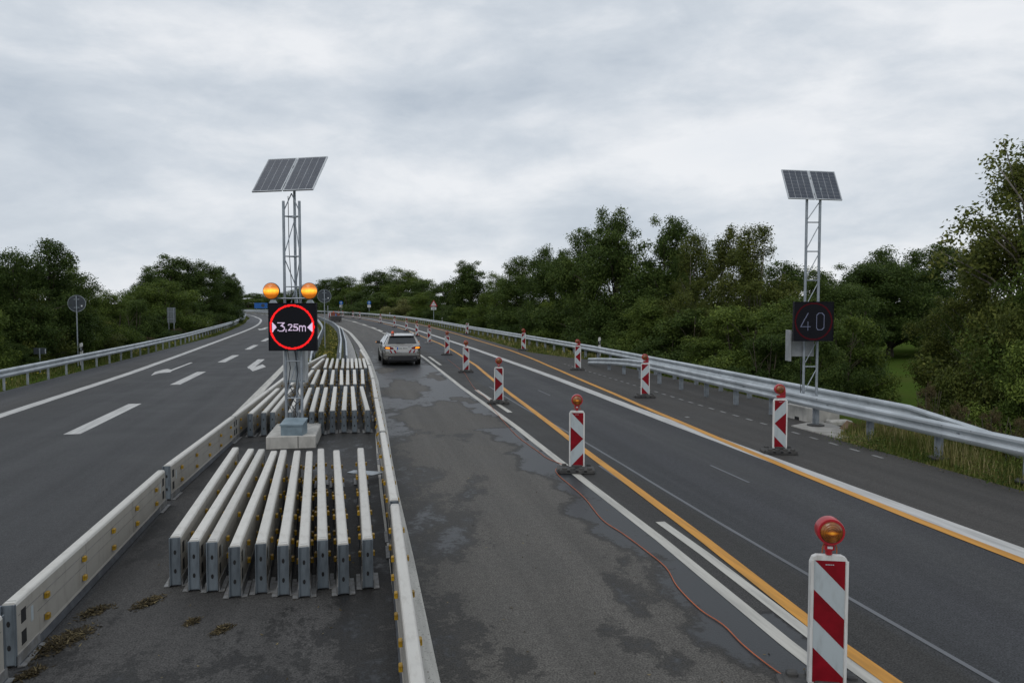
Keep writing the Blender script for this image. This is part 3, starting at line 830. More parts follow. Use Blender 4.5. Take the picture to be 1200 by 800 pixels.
d_LR = fn([(-80, -11.85), (25, -11.45), (45, -11.4), (60, -11.6), (80, -12.5), (110, -13.6), (135, -14.6), (165, -14.2), (200, -12.8), (500, -12.6)])
zend = lambda a, b, drop=.68: (lambda s: -drop * float(np.clip((s - a) / (b - a), 0, 1)))
guard_rail('guard_rail', d_LR, -20, 330, 1, 'long galvanised guard rail along the grass verge left of the left carriageway', post=2.0, first=1.35)
guard_rail('guard_rail', d_RR, 8.6, 330, -1, 'long galvanised guard rail in front of the right-hand trees, set back behind the emergency bay', first=1.4, fz=lambda s: -.68 * float(np.clip((14.2 - s) / 5.6, 0, 1)))
guard_rail('guard_rail', d_FR, -22, 35.6, -1, 'galvanised guard rail closest to the right shoulder, its free end dipping behind a striped beacon', first=.4, fz=lambda s: -.42 * float(np.clip((s - 28) / 7.6, 0, 1)) ** 1.4, disc=True, post=2.01)
guard_rail('guard_rail', d_medl, 37.2, 330, -1, 'galvanised guard rail on the left edge of the grassy median beyond the stored barriers', first=.5, fz=lambda s: -.6 * float(np.clip((41 - s) / 3.8, 0, 1)))
guard_rail('guard_rail', d_medr, 35.6, 330, 1, 'galvanised guard rail between the grassy median and the concrete gutter', first=.5)
d_m2 = lambda s: d_medr(s) + .30
guard_rail('guard_rail', d_m2, 36.2, 78, 1, 'short lower guard rail beside the concrete gutter, in front of the median rail', first=.7, fz=lambda s: -.17, off=-.05)

# ------------------------------------------------------------------ striped beacons
def beacon(kind, lamp, foot='rubber', glint=False):
    """kind: 'diag', 'right', 'left' - pattern of the face; built facing -y"""
    t = empty('beacon')
    f = MB()
    f.cbox((0, .0, .045), (.62, .40, .07), .02)
    for x in (-.22, -.075, .075, .22):
        for y in (-.15, .15): f.cbox((x, y, .095), (.085, .085, .035), .012)
    f.cbox((0, .02, .10), (.20, .16, .06), .015)
    for x in (-.148, 0, .148): f.box((x, -.201, .05), (.05, .006, .035), 1)
    f.tube((-.315, -.16, .045), (-.315, .16, .045), .036, 8); 
    f.build('foot', [M[foot], M['hole']], t)
    H0, H1, w = .100, 1.095, .138
    b = MB()
    c = .035
    oct_ = [(-w, H0), (w, H0), (w, H1 - c * 1.6), (w - c * .5, H1 - c * .4), (w - c * 1.3, H1), (-w + c * 1.3, H1), (-w + c * .5, H1 - c * .4), (-w, H1 - c * 1.6)]
    b.prism(oct_, -.028, .028, 'xz')
    # raised rim round the face
    fw, f0, f1 = .112, .120, 1.060
    for x in (-w + .012, w - .012): b.box((x, -.031, (f0 + f1) / 2), (.020, .012, f1 - f0))
    b.build('panel', [M['whiteplastic']], t)
    s = MB(); s.quad([(-fw, -.0295, f0), (fw, -.0295, f0), (fw, -.0295, f1), (-fw, -.0295, f1)])
    s.quad([(fw, .0295, f0), (-fw, .0295, f0), (-fw, .0295, f1), (fw, .0295, f1)])
    L = f1 - f0; W2 = 2 * fw
    def uvp(poly, back=False):
        y = .0312 if back else -.0312
        return [((-1 if back else 1) * (-fw + u_ * W2), y, f1 - v_ * L) for u_, v_ in poly]
    if kind == 'diag':
        r = W2 / L
        pol = [[(.02, .0), (1, 0), (1, r)], [(0, r), (1, 2 * r), (1, 3 * r), (0, 2 * r)], [(0, 3 * r), (1, 4 * r - .0), (1, 1), (.0, 1)] if 4 * r < 1 else [(0, 3 * r), ((1 - 3 * r) / r, 1), (0, 1)]]
    else:
        pol = [[(.06, 0), (1, 0), (1, .235)], [(0, .265), (1, .49), (0, .74)], [(1, .765), (1, 1), (.08, 1)]]
        if kind == 'left': pol = [[(1 - u_, v_) for u_, v_ in p] for p in pol]
    for p in pol: s.quad(uvp(p), 1); s.quad(uvp(p, True), 1)
    for k in range(5): s.box((.0 + (k - 2) * .013, -.0325, f1 - .030), (.009, .0015, .007), 0)
    s.build('stripe_sheet', [M['sheetwhite'], M['sheetred']], t)
    if lamp:
        h = MB()
        lz = 1.285
        lx = -.02 if kind == 'left' else 0
        ry = Matrix.Translation((lx, 0, lz)) @ Matrix.Rotation(R(90), 4, 'X')
        h.lathe([(.090, -.055), (.101, -.04), (.101, .050), (.097, .058), (.088, .058)], 26, 0, ry)
        if kind == 'left':
            h.cbox((.052, .03, 1.19), (.105, .09, .15), .015); h.box((.01, .01, 1.135), (.15, .07, .05)); h.cbox((.075, .035, 1.25), (.06, .08, .10), .02)
        else:
            h.cbox((0, .005, 1.165), (.075, .06, .055), .01); h.tube((0, .005, 1.10), (0, .005, 1.20), .026, 10); h.box((.0, -.028, 1.160), (.036, .006, .018), 1)
        hh = h.build('lamp_housing', [M['redplastic'], M['signwhite']], t, smooth=35)
        l = MB(); l.lathe([(.080, 0), (.082, -.006), (.070, -.016), (.040, -.024), (.012, -.027)], 26, 0, Matrix.Rotation(R(-90), 4, 'X'))
        lo = l.build('lens', [M['amberglint' if glint else 'amber']], hh, smooth=True, loc=(lx, -.058, lz))
        if glint:
            for x in (-.040, .045):
                cb = MB(); cb.path([(x * .9, -.01, 1.20), (x * 1.2, -.005, 1.15), (x * 1.25, .0, 1.11)], .005, 5)
                cb.build('lamp_lead', [M['cable']], t)
    return t
protos = {}
def put_beacon(kind, lamp, foot, glint, s, d, rz, label, group):
    k = (kind, lamp, foot, glint)
    if k not in protos: protos[k] = t = beacon(*k)
    else: t = copy_tree(protos[k])
    t.location = P(s, d); t.rotation_euler = (0, 0, rz)
    return tag(t, label, 'beacon', group)
LROW = [(5.10, 3.555), (13.0, 3.98), (22.4, 4.43), (32.9, 5.07), (44.0, 5.70), (57.4, 6.12), (69.5, 6.32), (82.5, 6.5), (95.0, 6.25), (114.5, 6.1), (146, 6.0), (156, 6.0), (170.5, 6.0), (176.5, 6.0)]
LL = ['large beacon with diagonal red and white stripes, cut off by the lower picture edge',
      'chevron beacon with glinting amber lamp, second closest, the orange cable looping round its rubber foot',
      'red and white chevron beacon beside the orange line, third in the left row',
      'red and white chevron beacon, fourth in the left row, right of the car',
      'red and white chevron beacon close to the car, fifth in the left row',
      'red and white chevron beacon standing on a pale grey foot right of the car roof',
      'red and white lamp beacon just beyond the one with the pale foot',
      'small red and white beacon directly above the car roof, eighth in the left row',
      'small distant lamp beacon, ninth in the left row, left above the car roof',
      'small distant lamp beacon tenth in the left row, below a round blue sign',
      'tiny far beacon, eleventh in the left row, right one of a close pair',
      'tiny far beacon, twelfth in the left row, left one of a close pair',
      'tiny far beacon with a black foot under the farther round blue sign',
      'farthest tiny beacon of the left row, left of the black-footed one']
for i, ((s, d), lb) in enumerate(zip(LROW, LL)):
    put_beacon('diag' if i == 0 else 'right', True, 'rubbergrey' if i == 5 else 'rubber', i < 2, s, d, R((-8, -3, 0)[i]) if i < 3 else heading(s) * .5, lb, 'striped lamp beacons in the left row')
RROW = [(13.8, 8.46), (22.9, 9.28), (32.9, 10.13), (47.3, 11.0), (72.2, 11.3)]
RL = ['left-pointing chevron beacon on the right shoulder, nearest one, in front of the guard rail',
      'left-pointing chevron beacon on the right shoulder, second nearest, beside the orange line',
      'left-pointing chevron beacon hiding the free end of the front guard rail',
      'left-pointing chevron beacon at the grass edge of the right shoulder, fourth nearest',
      'small striped beacon without a lamp leaning by the right guard rail']
for i, ((s, d), lb) in enumerate(zip(RROW, RL)):
    t = put_beacon('left', i < 4, 'rubber', False, s, d, R(-4), lb, 'striped beacons on the right shoulder')
    if i == 4: t.rotation_euler = (0, R(4), heading(s))

# ------------------------------------------------------------------ LED signs
def led_pixels(strokes=(), ring=None, polys=(), th=.64):
    S = set()
    for x in range(64):
        for y in range(64):
            px, py = x + .5, y + .5; on = False
            if ring and ring[2] <= math.hypot(px - ring[0], py - ring[1]) <= ring[3]: on = True
            for pl in strokes:
                for (ax, ay), (bx, by) in zip(pl[:-1], pl[1:]):
                    L2 = (bx - ax) ** 2 + (by - ay) ** 2
                    t = 0 if L2 == 0 else max(0, min(1, ((px - ax) * (bx - ax) + (py - ay) * (by - ay)) / L2))
                    if math.hypot(px - ax - t * (bx - ax), py - ay - t * (by - ay)) <= th: on = True; break
            for (tip, base, y0, y1) in polys:
                f = (px - base) / (tip - base)
                if 0 <= f <= 1 and abs(py - (y0 + y1) / 2) <= (y1 - y0) / 2 * (1 - f): on = True
            if on: S.add((x, y))
    return S
def led_mesh(S, size, mat, name, parent, y, fill=.96):
    m = MB(); p = size / 64; g = p * fill / 2
    for x, yy in sorted(S):
        cx, cz = -size / 2 + (x + .5) * p, size / 2 - (yy + .5) * p
        m.quad([(cx - g, y, cz - g), (cx + g, y, cz - g), (cx + g, y, cz + g), (cx - g, y, cz + g)])
    return m.build(name, [mat], parent)
def led_display(parent, size, loc, rz, red, white, strokes, ring, tris, dim=False):
    m = MB()
    m.cbox((0, .06, 0), (size, .12, size), .008)
    fr = size / 2 - .006
    for sx in (-1, 1): m.box((sx * fr, -.004, 0), (.012, .012, size)); m.box((0, -.004, sx * fr), (size - .024, .012, .012))
    d = m.build('display', [M['led']], parent); d.location = loc; d.rotation_euler = (0, 0, rz)
    led_mesh(led_pixels(ring=ring), size, red, 'warning_ring', d, -.003, 1.0)
    for gl in strokes: led_mesh(led_pixels(strokes=gl), size, white, 'numeral', d, -.003)
    for tr in tris: led_mesh(led_pixels(polys=[tr]), size, white, 'arrowhead', d, -.003, 1.0)
    return d
def solar(parent, cb, e, sv, W):
    """two modules side by side; cb = middle of the lower edge, e = unit vector along it, sv = vector up the slope"""
    e = Vector(e).normalized(); sv = Vector(sv); L = sv.length; up = sv.normalized(); n = e.cross(up).normalized()
    base = Matrix((e, up, n)).transposed().to_4x4(); base.translation = Vector(cb)
    mw = (W - .03) / 2
    for sx in (-1, 1):
        cx = sx * (mw / 2 + .015)
        m = MB(); m.box((cx, L / 2, -.003), (mw - .03, L - .03, .006))
        nx, ny = 4, 8; cw, chh = (mw - .05) / nx, (L - .05) / ny
        for i in range(nx):
            for j in range(ny):
                x0, y0 = cx - (mw - .05) / 2 + i * cw, .025 + j * chh
                g, gy = .006, .003
                m.quad([(x0 + g, y0 + gy, .0025), (x0 + cw - g, y0 + gy, .0025), (x0 + cw - g, y0 + chh - gy, .0025), (x0 + g, y0 + chh - gy, .0025)], 1)
        o = m.build('solar_panel', [M['solar_back'], M['cell']], parent); o.matrix_local = base
        f = MB()
        for q in (-1, 1): f.box((cx + q * (mw / 2 - .008), L / 2, -.010), (.016, L, .036))
        for yy in (.008, L - .008): f.box((cx, yy, -.010), (mw - .032, .016, .036))
        f.build('frame', [M['alu']], o)
    r = MB()
    for yy in (.22, .78): r.box((0, L * yy, -.05), (W * .96, .04, .04))
    rr = r.build('mounting_rail', [M['alu']], parent); rr.matrix_local = base
    return base
M['cell'] = mk('solar_cell', (0.050, 0.060, 0.082), (0.036, 0.044, 0.064), 3, 0.16, 0.0, coat=.4)

def tower_left():
    bx, by = -4.72, 16.62
    t = empty('led_sign_mast', (bx, by, 0), 0, 'lattice mast on a concrete block with a display reading 3,25m and two amber lamps', 'display mast')
    g = lambda x, y, z: (x - bx, y - by, z)
    Rz = Matrix.Rotation(R(10), 4, 'Z')
    b = MB(); b.cbox((0, 0, .13), (1.0, 1.78, .26), .018, 0, Rz)
    b.box((.14, -.8915, .13), (.012, .006, .24), 1, Rz); b.box((.502, -.70, .03), (.006, .14, .06), 1, Rz)
    b.build('foundation_block', [M['concrete'], M['hole']], t)
    c = MB(); x, y, z = g(-4.565, 15.98, .26)
    c.prism([(y - .19, z), (y + .19, z), (y + .19, z + .285), (y - .19, z + .205)], x - .225, x + .225, 'yz')
    co = c.build('control_box', [M['box']], t)
    l = MB(); l.prism([(y - .212, z + .200), (y + .205, z + .288), (y + .205, z + .318), (y - .212, z + .232)], x - .24, x + .24, 'yz'); l.build('lid', [M['box']], co)
    legs = [(-4.875, 16.50), (-4.535, 16.50), (-4.72, 16.80)]; top = 5.17
    for i, (lx, ly) in enumerate(legs):
        m = MB(); m.tube(g(lx, ly, .262), g(lx, ly, 5.68 if i == 2 else top), .030, 12); m.cbox(g(lx, ly, .272), (.13, .13, .02), .008)
        m.build('mast_leg', [M['mast']], t, smooth=35)
    br = MB()
    zs = [.95, 1.75, 2.55, 3.35, 4.0, 4.85]
    for z in zs:
        for i, j in ((0, 1), (1, 2), (0, 2)): br.tube(g(*legs[i], z), g(*legs[j], z), .013, 6)
    zz = [.35] + zs
    for k, (a, b_) in enumerate(zip(zz[:-1], zz[1:])):
        for i, j in ((0, 2), (1, 2)):
            if k % 2: i, j = j, i
            br.tube(g(*legs[i], b_ - .03), g(*legs[j], a + .03), .010, 6)
    apex = g(-4.76, 16.72, 5.36)
    for i in (0, 1): br.tube(g(*legs[i], 4.95), apex, .012, 6)
    br.build('bracing', [M['mast']], t, smooth=35)
    st = [[[(13, 26.2), (21.2, 26.2), (17, 30.8), (19.2, 31), (21.2, 33), (21.2, 35.4), (19.2, 37.6), (14.6, 37.6), (13, 36.2)]],
          [[(23.8, 35.5), (23.8, 36.8), (23.0, 39)]],
          [[(26.8, 29.8), (28, 28.5), (30, 28.5), (31.2, 29.8), (31.2, 31.2), (26.8, 36.6), (31.8, 36.6)]],
          [[(39, 28.6), (34.3, 28.6), (34.1, 32.0), (37.4, 32.0), (39, 33.4), (39, 35.2), (37.4, 36.7), (34.6, 36.7), (33.7, 35.8)]],
          [[(41.6, 30.5), (41.6, 37.2)], [(41.6, 31.6), (43.2, 30.5), (44.4, 30.5), (45.6, 31.8), (45.6, 37.2)], [(45.6, 31.8), (47, 30.5), (48.2, 30.5), (49.6, 31.8), (49.6, 37.2)]]]
    d = led_display(t, 1.015, g(-4.663, 16.30, 2.493), 0, M['ledred'], M['ledwhite'], st, (31.6, 32, 27.6, 30.0), [(11.3, 4.6, 25.2, 39.6), (52.2, 59.0, 25.2, 39.6)])
    m = MB(); m.box((0, .16, .3), (.9, .05, .04)); m.box((0, .16, -.3), (.9, .05, .04)); m.build('bracket', [M['mast']], d)
    lb = MB(); lb.tube(g(-5.08, 16.40, 3.10), g(-4.26, 16.40, 3.10), .016, 8)
    for xx in (-5.09, -4.30): lb.prism([(xx - bx - .075, 3.0), (xx - bx + .075, 3.0), (xx - bx + .035, 3.065), (xx - bx - .035, 3.065)], 16.33 - by, 16.45 - by, 'xz'); lb.tube(g(xx, 16.39, 3.05), g(xx, 16.39, 3.20), .02, 8)
    lb.build('lamp_bar', [M['mast']], t, smooth=35)
    for xx in (-5.107, -4.300):
        h = MB(); ry = Matrix.Translation(g(xx, 16.36, 3.256)) @ Matrix.Rotation(R(90), 4, 'X')
        h.lathe([(.10, -.10), (.165, -.05), (.176, .0), (.176, .045), (.166, .045)], 28, 0, ry)
        ho = h.build('lamp', [M['black']], t, smooth=35)
        l = MB(); l.lathe([(.165, 0), (.168, -.006), (.14, -.034), (.08, -.052), (.02, -.058)], 28, 0, Matrix.Rotation(R(-90), 4, 'X'))
        l.build('lens', [M['amberlit']], ho, smooth=True, loc=g(xx, 16.315, 3.256))
    cb = MB(); cb.cbox(g(-4.80, 17.0, 1.62), (.50, .22, .74), .012); cb.box(g(-4.80, 16.887, 1.28), (.46, .006, .02), 1)
    cb.build('cabinet', [M['cabinet'], M['box']], t)
    k = MB()
    k.path([g(-4.86, 16.60, 1.98), g(-4.80, 16.58, 1.60), g(-4.86, 16.62, 1.25), g(-4.72, 16.6, 1.0), g(-4.80, 16.6, .8), g(-4.62, 16.45, .62), g(-4.6, 16.2, .5)], .011, 6)
    k.path([g(-4.70, 16.60, 1.98), g(-4.66, 16.66, 1.5), g(-4.70, 16.6, 1.15), g(-4.86, 16.55, 1.02), g(-4.68, 16.55, .85), g(-4.64, 16.3, .55)], .011, 6)
    k.path([g(-4.83, 16.7, 5.3), g(-4.82, 16.68, 4.2), g(-4.76, 16.66, 3.1), g(-4.78, 16.66, 2.2)], .008, 6)
    k.path([g(-4.55, 16.62, 1.98), g(-4.60, 16.7, 1.4), g(-4.66, 16.62, 1.1), g(-4.58, 16.6, .9), g(-4.74, 16.5, .75), g(-4.62, 16.2, .55)], .009, 6)
    k.build('cable', [M['blackcable']], t)
    solar(t, g(-4.90, 16.50, 5.39), (.97, -.242, 0), (.165, .66, .81), 1.45)
tower_left()

def tower_right():
    bx, by = 7.70, 19.78
    t = empty('led_sign_mast', (bx, by, 0), 0, 'ladder mast behind the guard rail with a dim display reading 40', 'display mast')
    g = lambda x, y, z: (x - bx, y - by, z)
    Rz = Matrix.Translation((.10, .05, 0)) @ Matrix.Rotation(R(12.1), 4, 'Z')
    b = MB(); b.cbox((0, 0, .18), (.95, .95, .36), .02, 0, Rz); b.box((-.476, -.05, .04), (.005, .2, .08), 1, Rz); b.box((-.2, -.476, .04), (.16, .005, .08), 1, Rz)
    b.build('foundation_block', [M['concrete'], M['hole']], t)
    L = [(7.535, 19.78), (7.875, 19.78)]
    for lx, ly in L:
        m = MB(); m.tube(g(lx, ly, .362), g(lx, ly, 5.93), .034, 12); m.cbox(g(lx, ly, .372), (.12, .12, .02), .008)
        m.build('mast_leg', [M['mast']], t, smooth=35)
    br = MB(); z = .62
    while z < 5.6:
        br.tube(g(*L[0], z), g(*L[1], z), .017, 6); br.tube(g(*L[0], z + .04), g(*L[1], min(z + .70, 5.6)), .012, 6); z += .74
    br.build('bracing', [M['mast']], t, smooth=35)
    st = [[[(22.5, 18.8), (10.8, 40.3), (26, 40.3)], [(22.7, 33), (22.7, 46)]],
          [[(39.4, 18.8), (45.2, 18.8), (48.2, 22), (48.2, 42.4), (45.2, 45.6), (39.4, 45.6), (36.4, 42.4), (36.4, 22), (39.4, 18.8)]]]
    d = led_display(t, 1.0, g(7.64, 19.44, 2.535), R(0), M['ledreddim'], M['ledwhitedim'], st, (31.5, 32, 28.3, 30.3), [], True)
    m = MB(); m.box((0.06, .21, .3), (.6, .18, .04)); m.box((.06, .21, -.3), (.6, .18, .04)); m.build('bracket', [M['mast']], d)
    cb = MB(); cb.cbox(g(7.52, 20.0, 1.93), (.62, .26, .62), .012); cb.cbox(g(7.185, 19.93, 1.90), (.045, .34, .80), .01)
    cb.build('cabinet', [M['cabgrey']], t)
    k = MB(); k.path([g(7.50, 19.9, 1.62), g(7.49, 19.86, 1.2), g(7.50, 19.86, .4)], .010, 6); k.build('cable', [M['blackcable']], t)
    solar(t, g(7.69, 19.60, 5.62), (.98, .199, 0), (-.06, .37, .78), 1.50)
tower_right()

# ------------------------------------------------------------------ the estate car
def car():
    s = 37.0; p = P(s, 2.64)
    t = empty('estate_car', p, heading(s) + R(1.0), 'champagne silver estate car with an orange roof beacon, seen from behind', 'car')
    # body: cross sections from the rear (y=0) forward; half width, lower edge, belt height, top height
    st = [(.00, .74, .40, .84, .93), (.05, .82, .30, .88, .965), (.16, .875, .26, .90, .985), (.6, .905, .24, .92, .99), (1.3, .915, .22, .93, .99), (2.6, .915, .22, .93, .985), (3.35, .91, .22, .90, .96), (3.9, .90, .23, .84, .88), (4.4, .85, .25, .72, .77), (4.62, .74, .30, .58, .64), (4.70, .60, .36, .50, .55)]
    m = MB(); vs = []
    for y, w, z0, zb, zt in st:
        ring = [(-w * .90, z0), (-w * .985, z0 + .12), (-w, (z0 + zb) / 2 + .05), (-w * .985, zb), (-w * .93, zt - .012), (-w * .80, zt), (0, zt + .01), (w * .80, zt), (w * .93, zt - .012), (w * .985, zb), (w, (z0 + zb) / 2 + .05), (w * .985, z0 + .12), (w * .90, z0)]
        vs += [(x, y, z) for x, z in ring]
    n = 13; fs = []
    for k in range(len(st) - 1):
        for i in range(n): fs.append((k * n + i, k * n + (i + 1) % n, (k + 1) * n + (i + 1) % n, (k + 1) * n + i))
    fs += [tuple(range(n)), tuple(range((len(st) - 1) * n, len(st) * n))]
    m.add(vs, fs)
    body = m.build('body', [M['carpaint']], t, smooth=38)
    # cabin shell
    g = MB()
    lo = [(.10, .86, .965), (.55, .88, .975), (1.6, .89, .975), (2.9, .88, .965), (3.45, .84, .94)]
    hi = [(.42, .605, 1.40), (.75, .625, 1.455), (1.6, .635, 1.475), (2.35, .63, 1.46), (2.62, .61, 1.43)]
    vs = []
    for (ya, wa, za), (yb, wb, zb) in zip(lo, hi):
        vs += [(-wa, ya, za), (-wb - .03, yb, zb - .055), (-wb, yb, zb), (0, yb - (.02 if yb < .5 else 0), zb + .022), (wb, yb, zb), (wb + .03, yb, zb - .055), (wa, ya, za)]
    n = 7; fs = []
    for k in range(4):
        for i in range(n - 1): fs.append((k * n + i, k * n + i + 1, (k + 1) * n + i + 1, (k + 1) * n + i))
    fs += [tuple(range(n)), tuple(range(4 * n, 5 * n))]
    g.add(vs, fs); g.build('cabin', [M['carpaint']], t, smooth=38)
    def pane(name, pts, off):
        q = MB(); a = [Vector(p_) for p_ in pts]; nn = (a[1] - a[0]).cross(a[2] - a[0]).normalized()
        c = sum(a, Vector()) / len(a)
        if nn.dot(Vector(off)) < 0: nn = -nn
        o = [p_ + nn * .012 for p_ in a]; i_ = [p_ - nn * .02 for p_ in a]; k = len(a)
        q.add(o + i_, [tuple(range(k)), tuple(range(2 * k - 1, k - 1, -1))] + [(j, k + j, k + (j + 1) % k, (j + 1) % k) for j in range(k)])
        return q.build(name, [M['glass']], t)
    rw = pane('rear_window', [(-.70, .165, 1.035), (.70, .165, 1.035), (.585, .385, 1.37), (-.585, .385, 1.37)], (0, -1, .3))
    w_ = MB(); w_.box((-.05, .16, 1.06), (.34, .02, .022)); w_.tube((.1, .15, 1.055), (-.28, .145, 1.085), .012, 6); w_.build('wiper', [M['black']], rw)
    for sx in (-1, 1):
        for (a0, a1, b0, b1) in ((.40, 1.20, .66, 1.24), (1.26, 2.12, 1.30, 2.08), (2.18, 3.12, 2.14, 2.50)):
            pane('side_window', [(sx * .868, a0, 1.01), (sx * .872, a1, 1.01), (sx * .655, b1, 1.395), (sx * .655, b0, 1.385)], (sx, 0, .3))
        # door edges, handles, rails
        d = MB()
        for yy in (1.23, 2.15): d.box((sx * .917, yy, .66), (.006, .012, .5))
        for yy in (1.42, 2.36): d.box((sx * .925, yy, .84), (.02, .20, .025))
        d.build('door', [M['black']], t)
        r = MB(); r.path([(sx * .60, .62, 1.475), (sx * .605, .72, 1.515), (sx * .615, 1.6, 1.53), (sx * .60, 2.3, 1.515), (sx * .59, 2.4, 1.48)], .017, 6); r.build('roof_rail', [M['alu']], t, smooth=40)
        mr = MB(); mr.cbox((sx * .99, 2.78, 1.02), (.20, .13, .14), .03); mr.box((sx * .90, 2.80, .985), (.08, .05, .03)); mo = mr.build('wing_mirror', [M['black']], t)
        ml = MB(); ml.box((sx * 1.092, 2.775, 1.02), (.012, .10, .05)); ml.build('indicator', [M['tailamber']], mo)
        # lamps
        tl = MB()
        prof = [(.42, .80), (.60, .785), (.80, .81), (.86, .845), (.83, .925), (.60, .925), (.44, .875)]
        tl.prism([(sx * x, z) for x, z in prof], -.008, .05, 'xz', 0)
        tl.box((sx * .872, .13, .872), (.012, .20, .075), 0)
        to = tl.build('tail_lamp', [M['tailred']], t, smooth=40)
        il = MB(); il.prism([(sx * x, z) for x, z in ((.60, .812), (.80, .83), (.82, .87), (.80, .90), (.62, .893))], -.020, -.009, 'xz'); il.build('indicator', [M['tailamber']], to)
        ws = MB()
        x0, x1, z0, z1 = .28, .62, .62, .76
        ws.box((sx * .45, -.003, .69), (.34, .02, .14), 0)
        for q in (0, 1):
            a = x0 + q * .20
            ws.quad([(sx * x, -.0145, z) for x, z in ((a + .0, z0), (a + .08, z0), (min(a + .16, x1), z1), (a + .08, z1))], 1)
        ws.build('warning_stripe', [M['sheetwhite'], M['sheetred']], t)
        ex = MB(); ex.cbox((sx * .52, .02, .375), (.24, .05, .07), .012); ex.build('exhaust_trim', [M['alu']], t)
    bm_ = MB(); bm_.cbox((0, .045, .37), (1.40, .10, .22), .02); bm_.box((0, 2.3, .20), (1.5, 4.0, .06)); bm_.build('bumper_insert', [M['black']], t)
    hb = MB(); hb.prism([(-.84, .50), (.84, .50), (.80, .565), (-.80, .565)], -.022, .06, 'xz'); hb.build('bumper', [M['carpaint']], t)
    gp = MB(); gp.box((0, -.004, .905), (.74, .02, .02)); gp.build('tailgate_trim', [M['alu']], t)
    pl = MB(); pl.box((0, -.010, .835), (.54, .016, .13), 0); pl.box((-.242, -.0195, .835), (.056, .004, .128), 1)
    for k in range(7): pl.box((-.16 + k * .056 + (.03 if k > 2 else 0), -.0195, .835), (.030, .003, .06), 2)
    pl.build('number_plate', [M['plate'], M['plateblue'], M['signback']], t)
    sp = MB(); sp.prism([(.30, 1.405), (.52, 1.425), (.52, 1.45), (.28, 1.43)], -.58, .58, 'yz'); so_ = sp.build('roof_spoiler', [M['carpaint']], t)
    for sx in (-1, 1):
        for yy in (.95, 3.80):
            w = MB(); Mx = Matrix.Translation((sx * .80, yy, .325)) @ Matrix.Rotation(R(90 * sx), 4, 'Y')
            w.lathe([(.20, -.10), (.305, -.10), (.325, -.08), (.325, .08), (.305, .105), (.22, .110)], 28, 0, Mx)
            wo_ = w.build('wheel', [M['tyre']], t, smooth=35)
            r = MB(); r.lathe([(.03, .118), (.08, .108), (.215, .112), (.218, .10)], 24, 0, Mx)
            for k in range(5):
                a = 2 * math.pi * k / 5; r.box((.12 * math.cos(a), .12 * math.sin(a), .118), (.05, .05, .012), 0, Mx)
            r.build('rim', [M['rim']], wo_, smooth=35)
            ah = MB(); ah.lathe([(.36, .122), (.375, .126), (.385, .122), (.36, .112)], 28, 0, Mx); ah.build('wheel_arch', [M['black']], t, smooth=35)
    rl = MB(); rl.lathe([(.085, 0), (.085, .03), (.07, .035)], 18, 1); rl.lathe([(.068, .034), (.066, .11), (.045, .145), (.01, .155)], 18, 0)
    tag(rl.build('roof_beacon', [M['orangelamp'], M['black']], t, smooth=40, loc=(-.40, .95, 1.478)))
car()

# ------------------------------------------------------------------ signs, posts, trailer
def post_sign(name, s, d, label, cat, zc, z0=-.1, group=None, rz=None):
    return empty(name, P(s, d), heading(s) if rz is None else rz, label, cat, group)
def disc(r, th, y=0, z=0, n=32):
    m = MB(); m.lathe([(r - .004, -th / 2), (r, -th / 2 + .004), (r, th / 2 - .004), (r - .004, th / 2)], n, 0, Matrix.Translation((0, y, z)) @ Matrix.Rotation(R(90), 4, 'X')); return m
def round_back(s, d, zc, r, label, z0):
    t = post_sign('road_sign', s, d, label, 'road sign', zc)
    m = MB(); m.tube((0, 0, z0), (0, 0, zc + r * .9), .030, 10); m.build('pole', [M['mast']], t, smooth=40)
    dm = disc(r, .012, .045, zc)
    rim = MB(); rim.lathe([(r + .008, -.012), (r + .008, .012), (r - .012, .012), (r - .012, -.012)], 32, 0, Matrix.Translation((0, .045, zc)) @ Matrix.Rotation(R(90), 4, 'X'))
    so_ = dm.build('sign_plate', [M['signback']], t, smooth=40); rim.build('rim', [M['post']], so_, smooth=40)
    k = MB(); k.box((r * .55, .0375, zc - r * .30), (.07, .003, .07)); k.build('sticker', [M['signwhite']], so_)
    for zz in (zc - r * .5, zc + r * .5):
        c = MB(); c.box((0, .02, zz), (.24, .03, .03)); c.build('clamp', [M['mast']], t)
    return t
round_back(47.9, -1.24, 3.42, .40, 'back of a round sign on a pole in the grassy median beside the lit display', 0)
round_back(40.1, -12.5, 2.98, .39, 'back of a round sign on a tall pole behind the left guard rail', -.3)
t = post_sign('road_sign', 36.7, -12.95, 'back of a small low rectangular sign in the bushes behind the left guard rail', 'road sign', .8)
m = MB(); m.tube((0, 0, -.4), (0, 0, 1.05), .028, 8); m.build('pole', [M['mast']], t, smooth=40)
m = MB(); m.cbox((0, .04, .93), (.50, .02, .26), .01); so_ = m.build('sign_plate', [M['signback']], t); k = MB(); k.box((.22, .0285, .92), (.035, .003, .2)); k.build('sticker', [M['galv']], so_)
t = post_sign('road_sign', 67.9, -14.0, 'back of an upright grey panel on two posts among the left bushes', 'road sign', 2)
m = MB(); m.cbox((0, .04, 2.0), (.66, .02, 1.25), .01); m.build('sign_plate', [M['panelgrey']], t)
for sx in (-1, 1): m = MB(); m.tube((sx * .2, 0, -.5), (sx * .2, 0, 2.6), .035, 8); m.build('pole', [M['post']], t, smooth=40)
m = MB(); m.box((0, .02, 2.3), (.6, .03, .04)); m.box((0, .02, 1.7), (.6, .03, .04)); m.build('clamp', [M['post']], t)
tag(MB().tube((0, 0, -.5), (0, 0, 1.8), .05, 8).tube((0, 0, 1.8), (0, 0, 1.84), .056, 8).build('marker_post', [M['post']], None, smooth=40, loc=P(77.8, -14.0)), 'thin bare grey post among the left bushes beyond the upright panel', 'post')
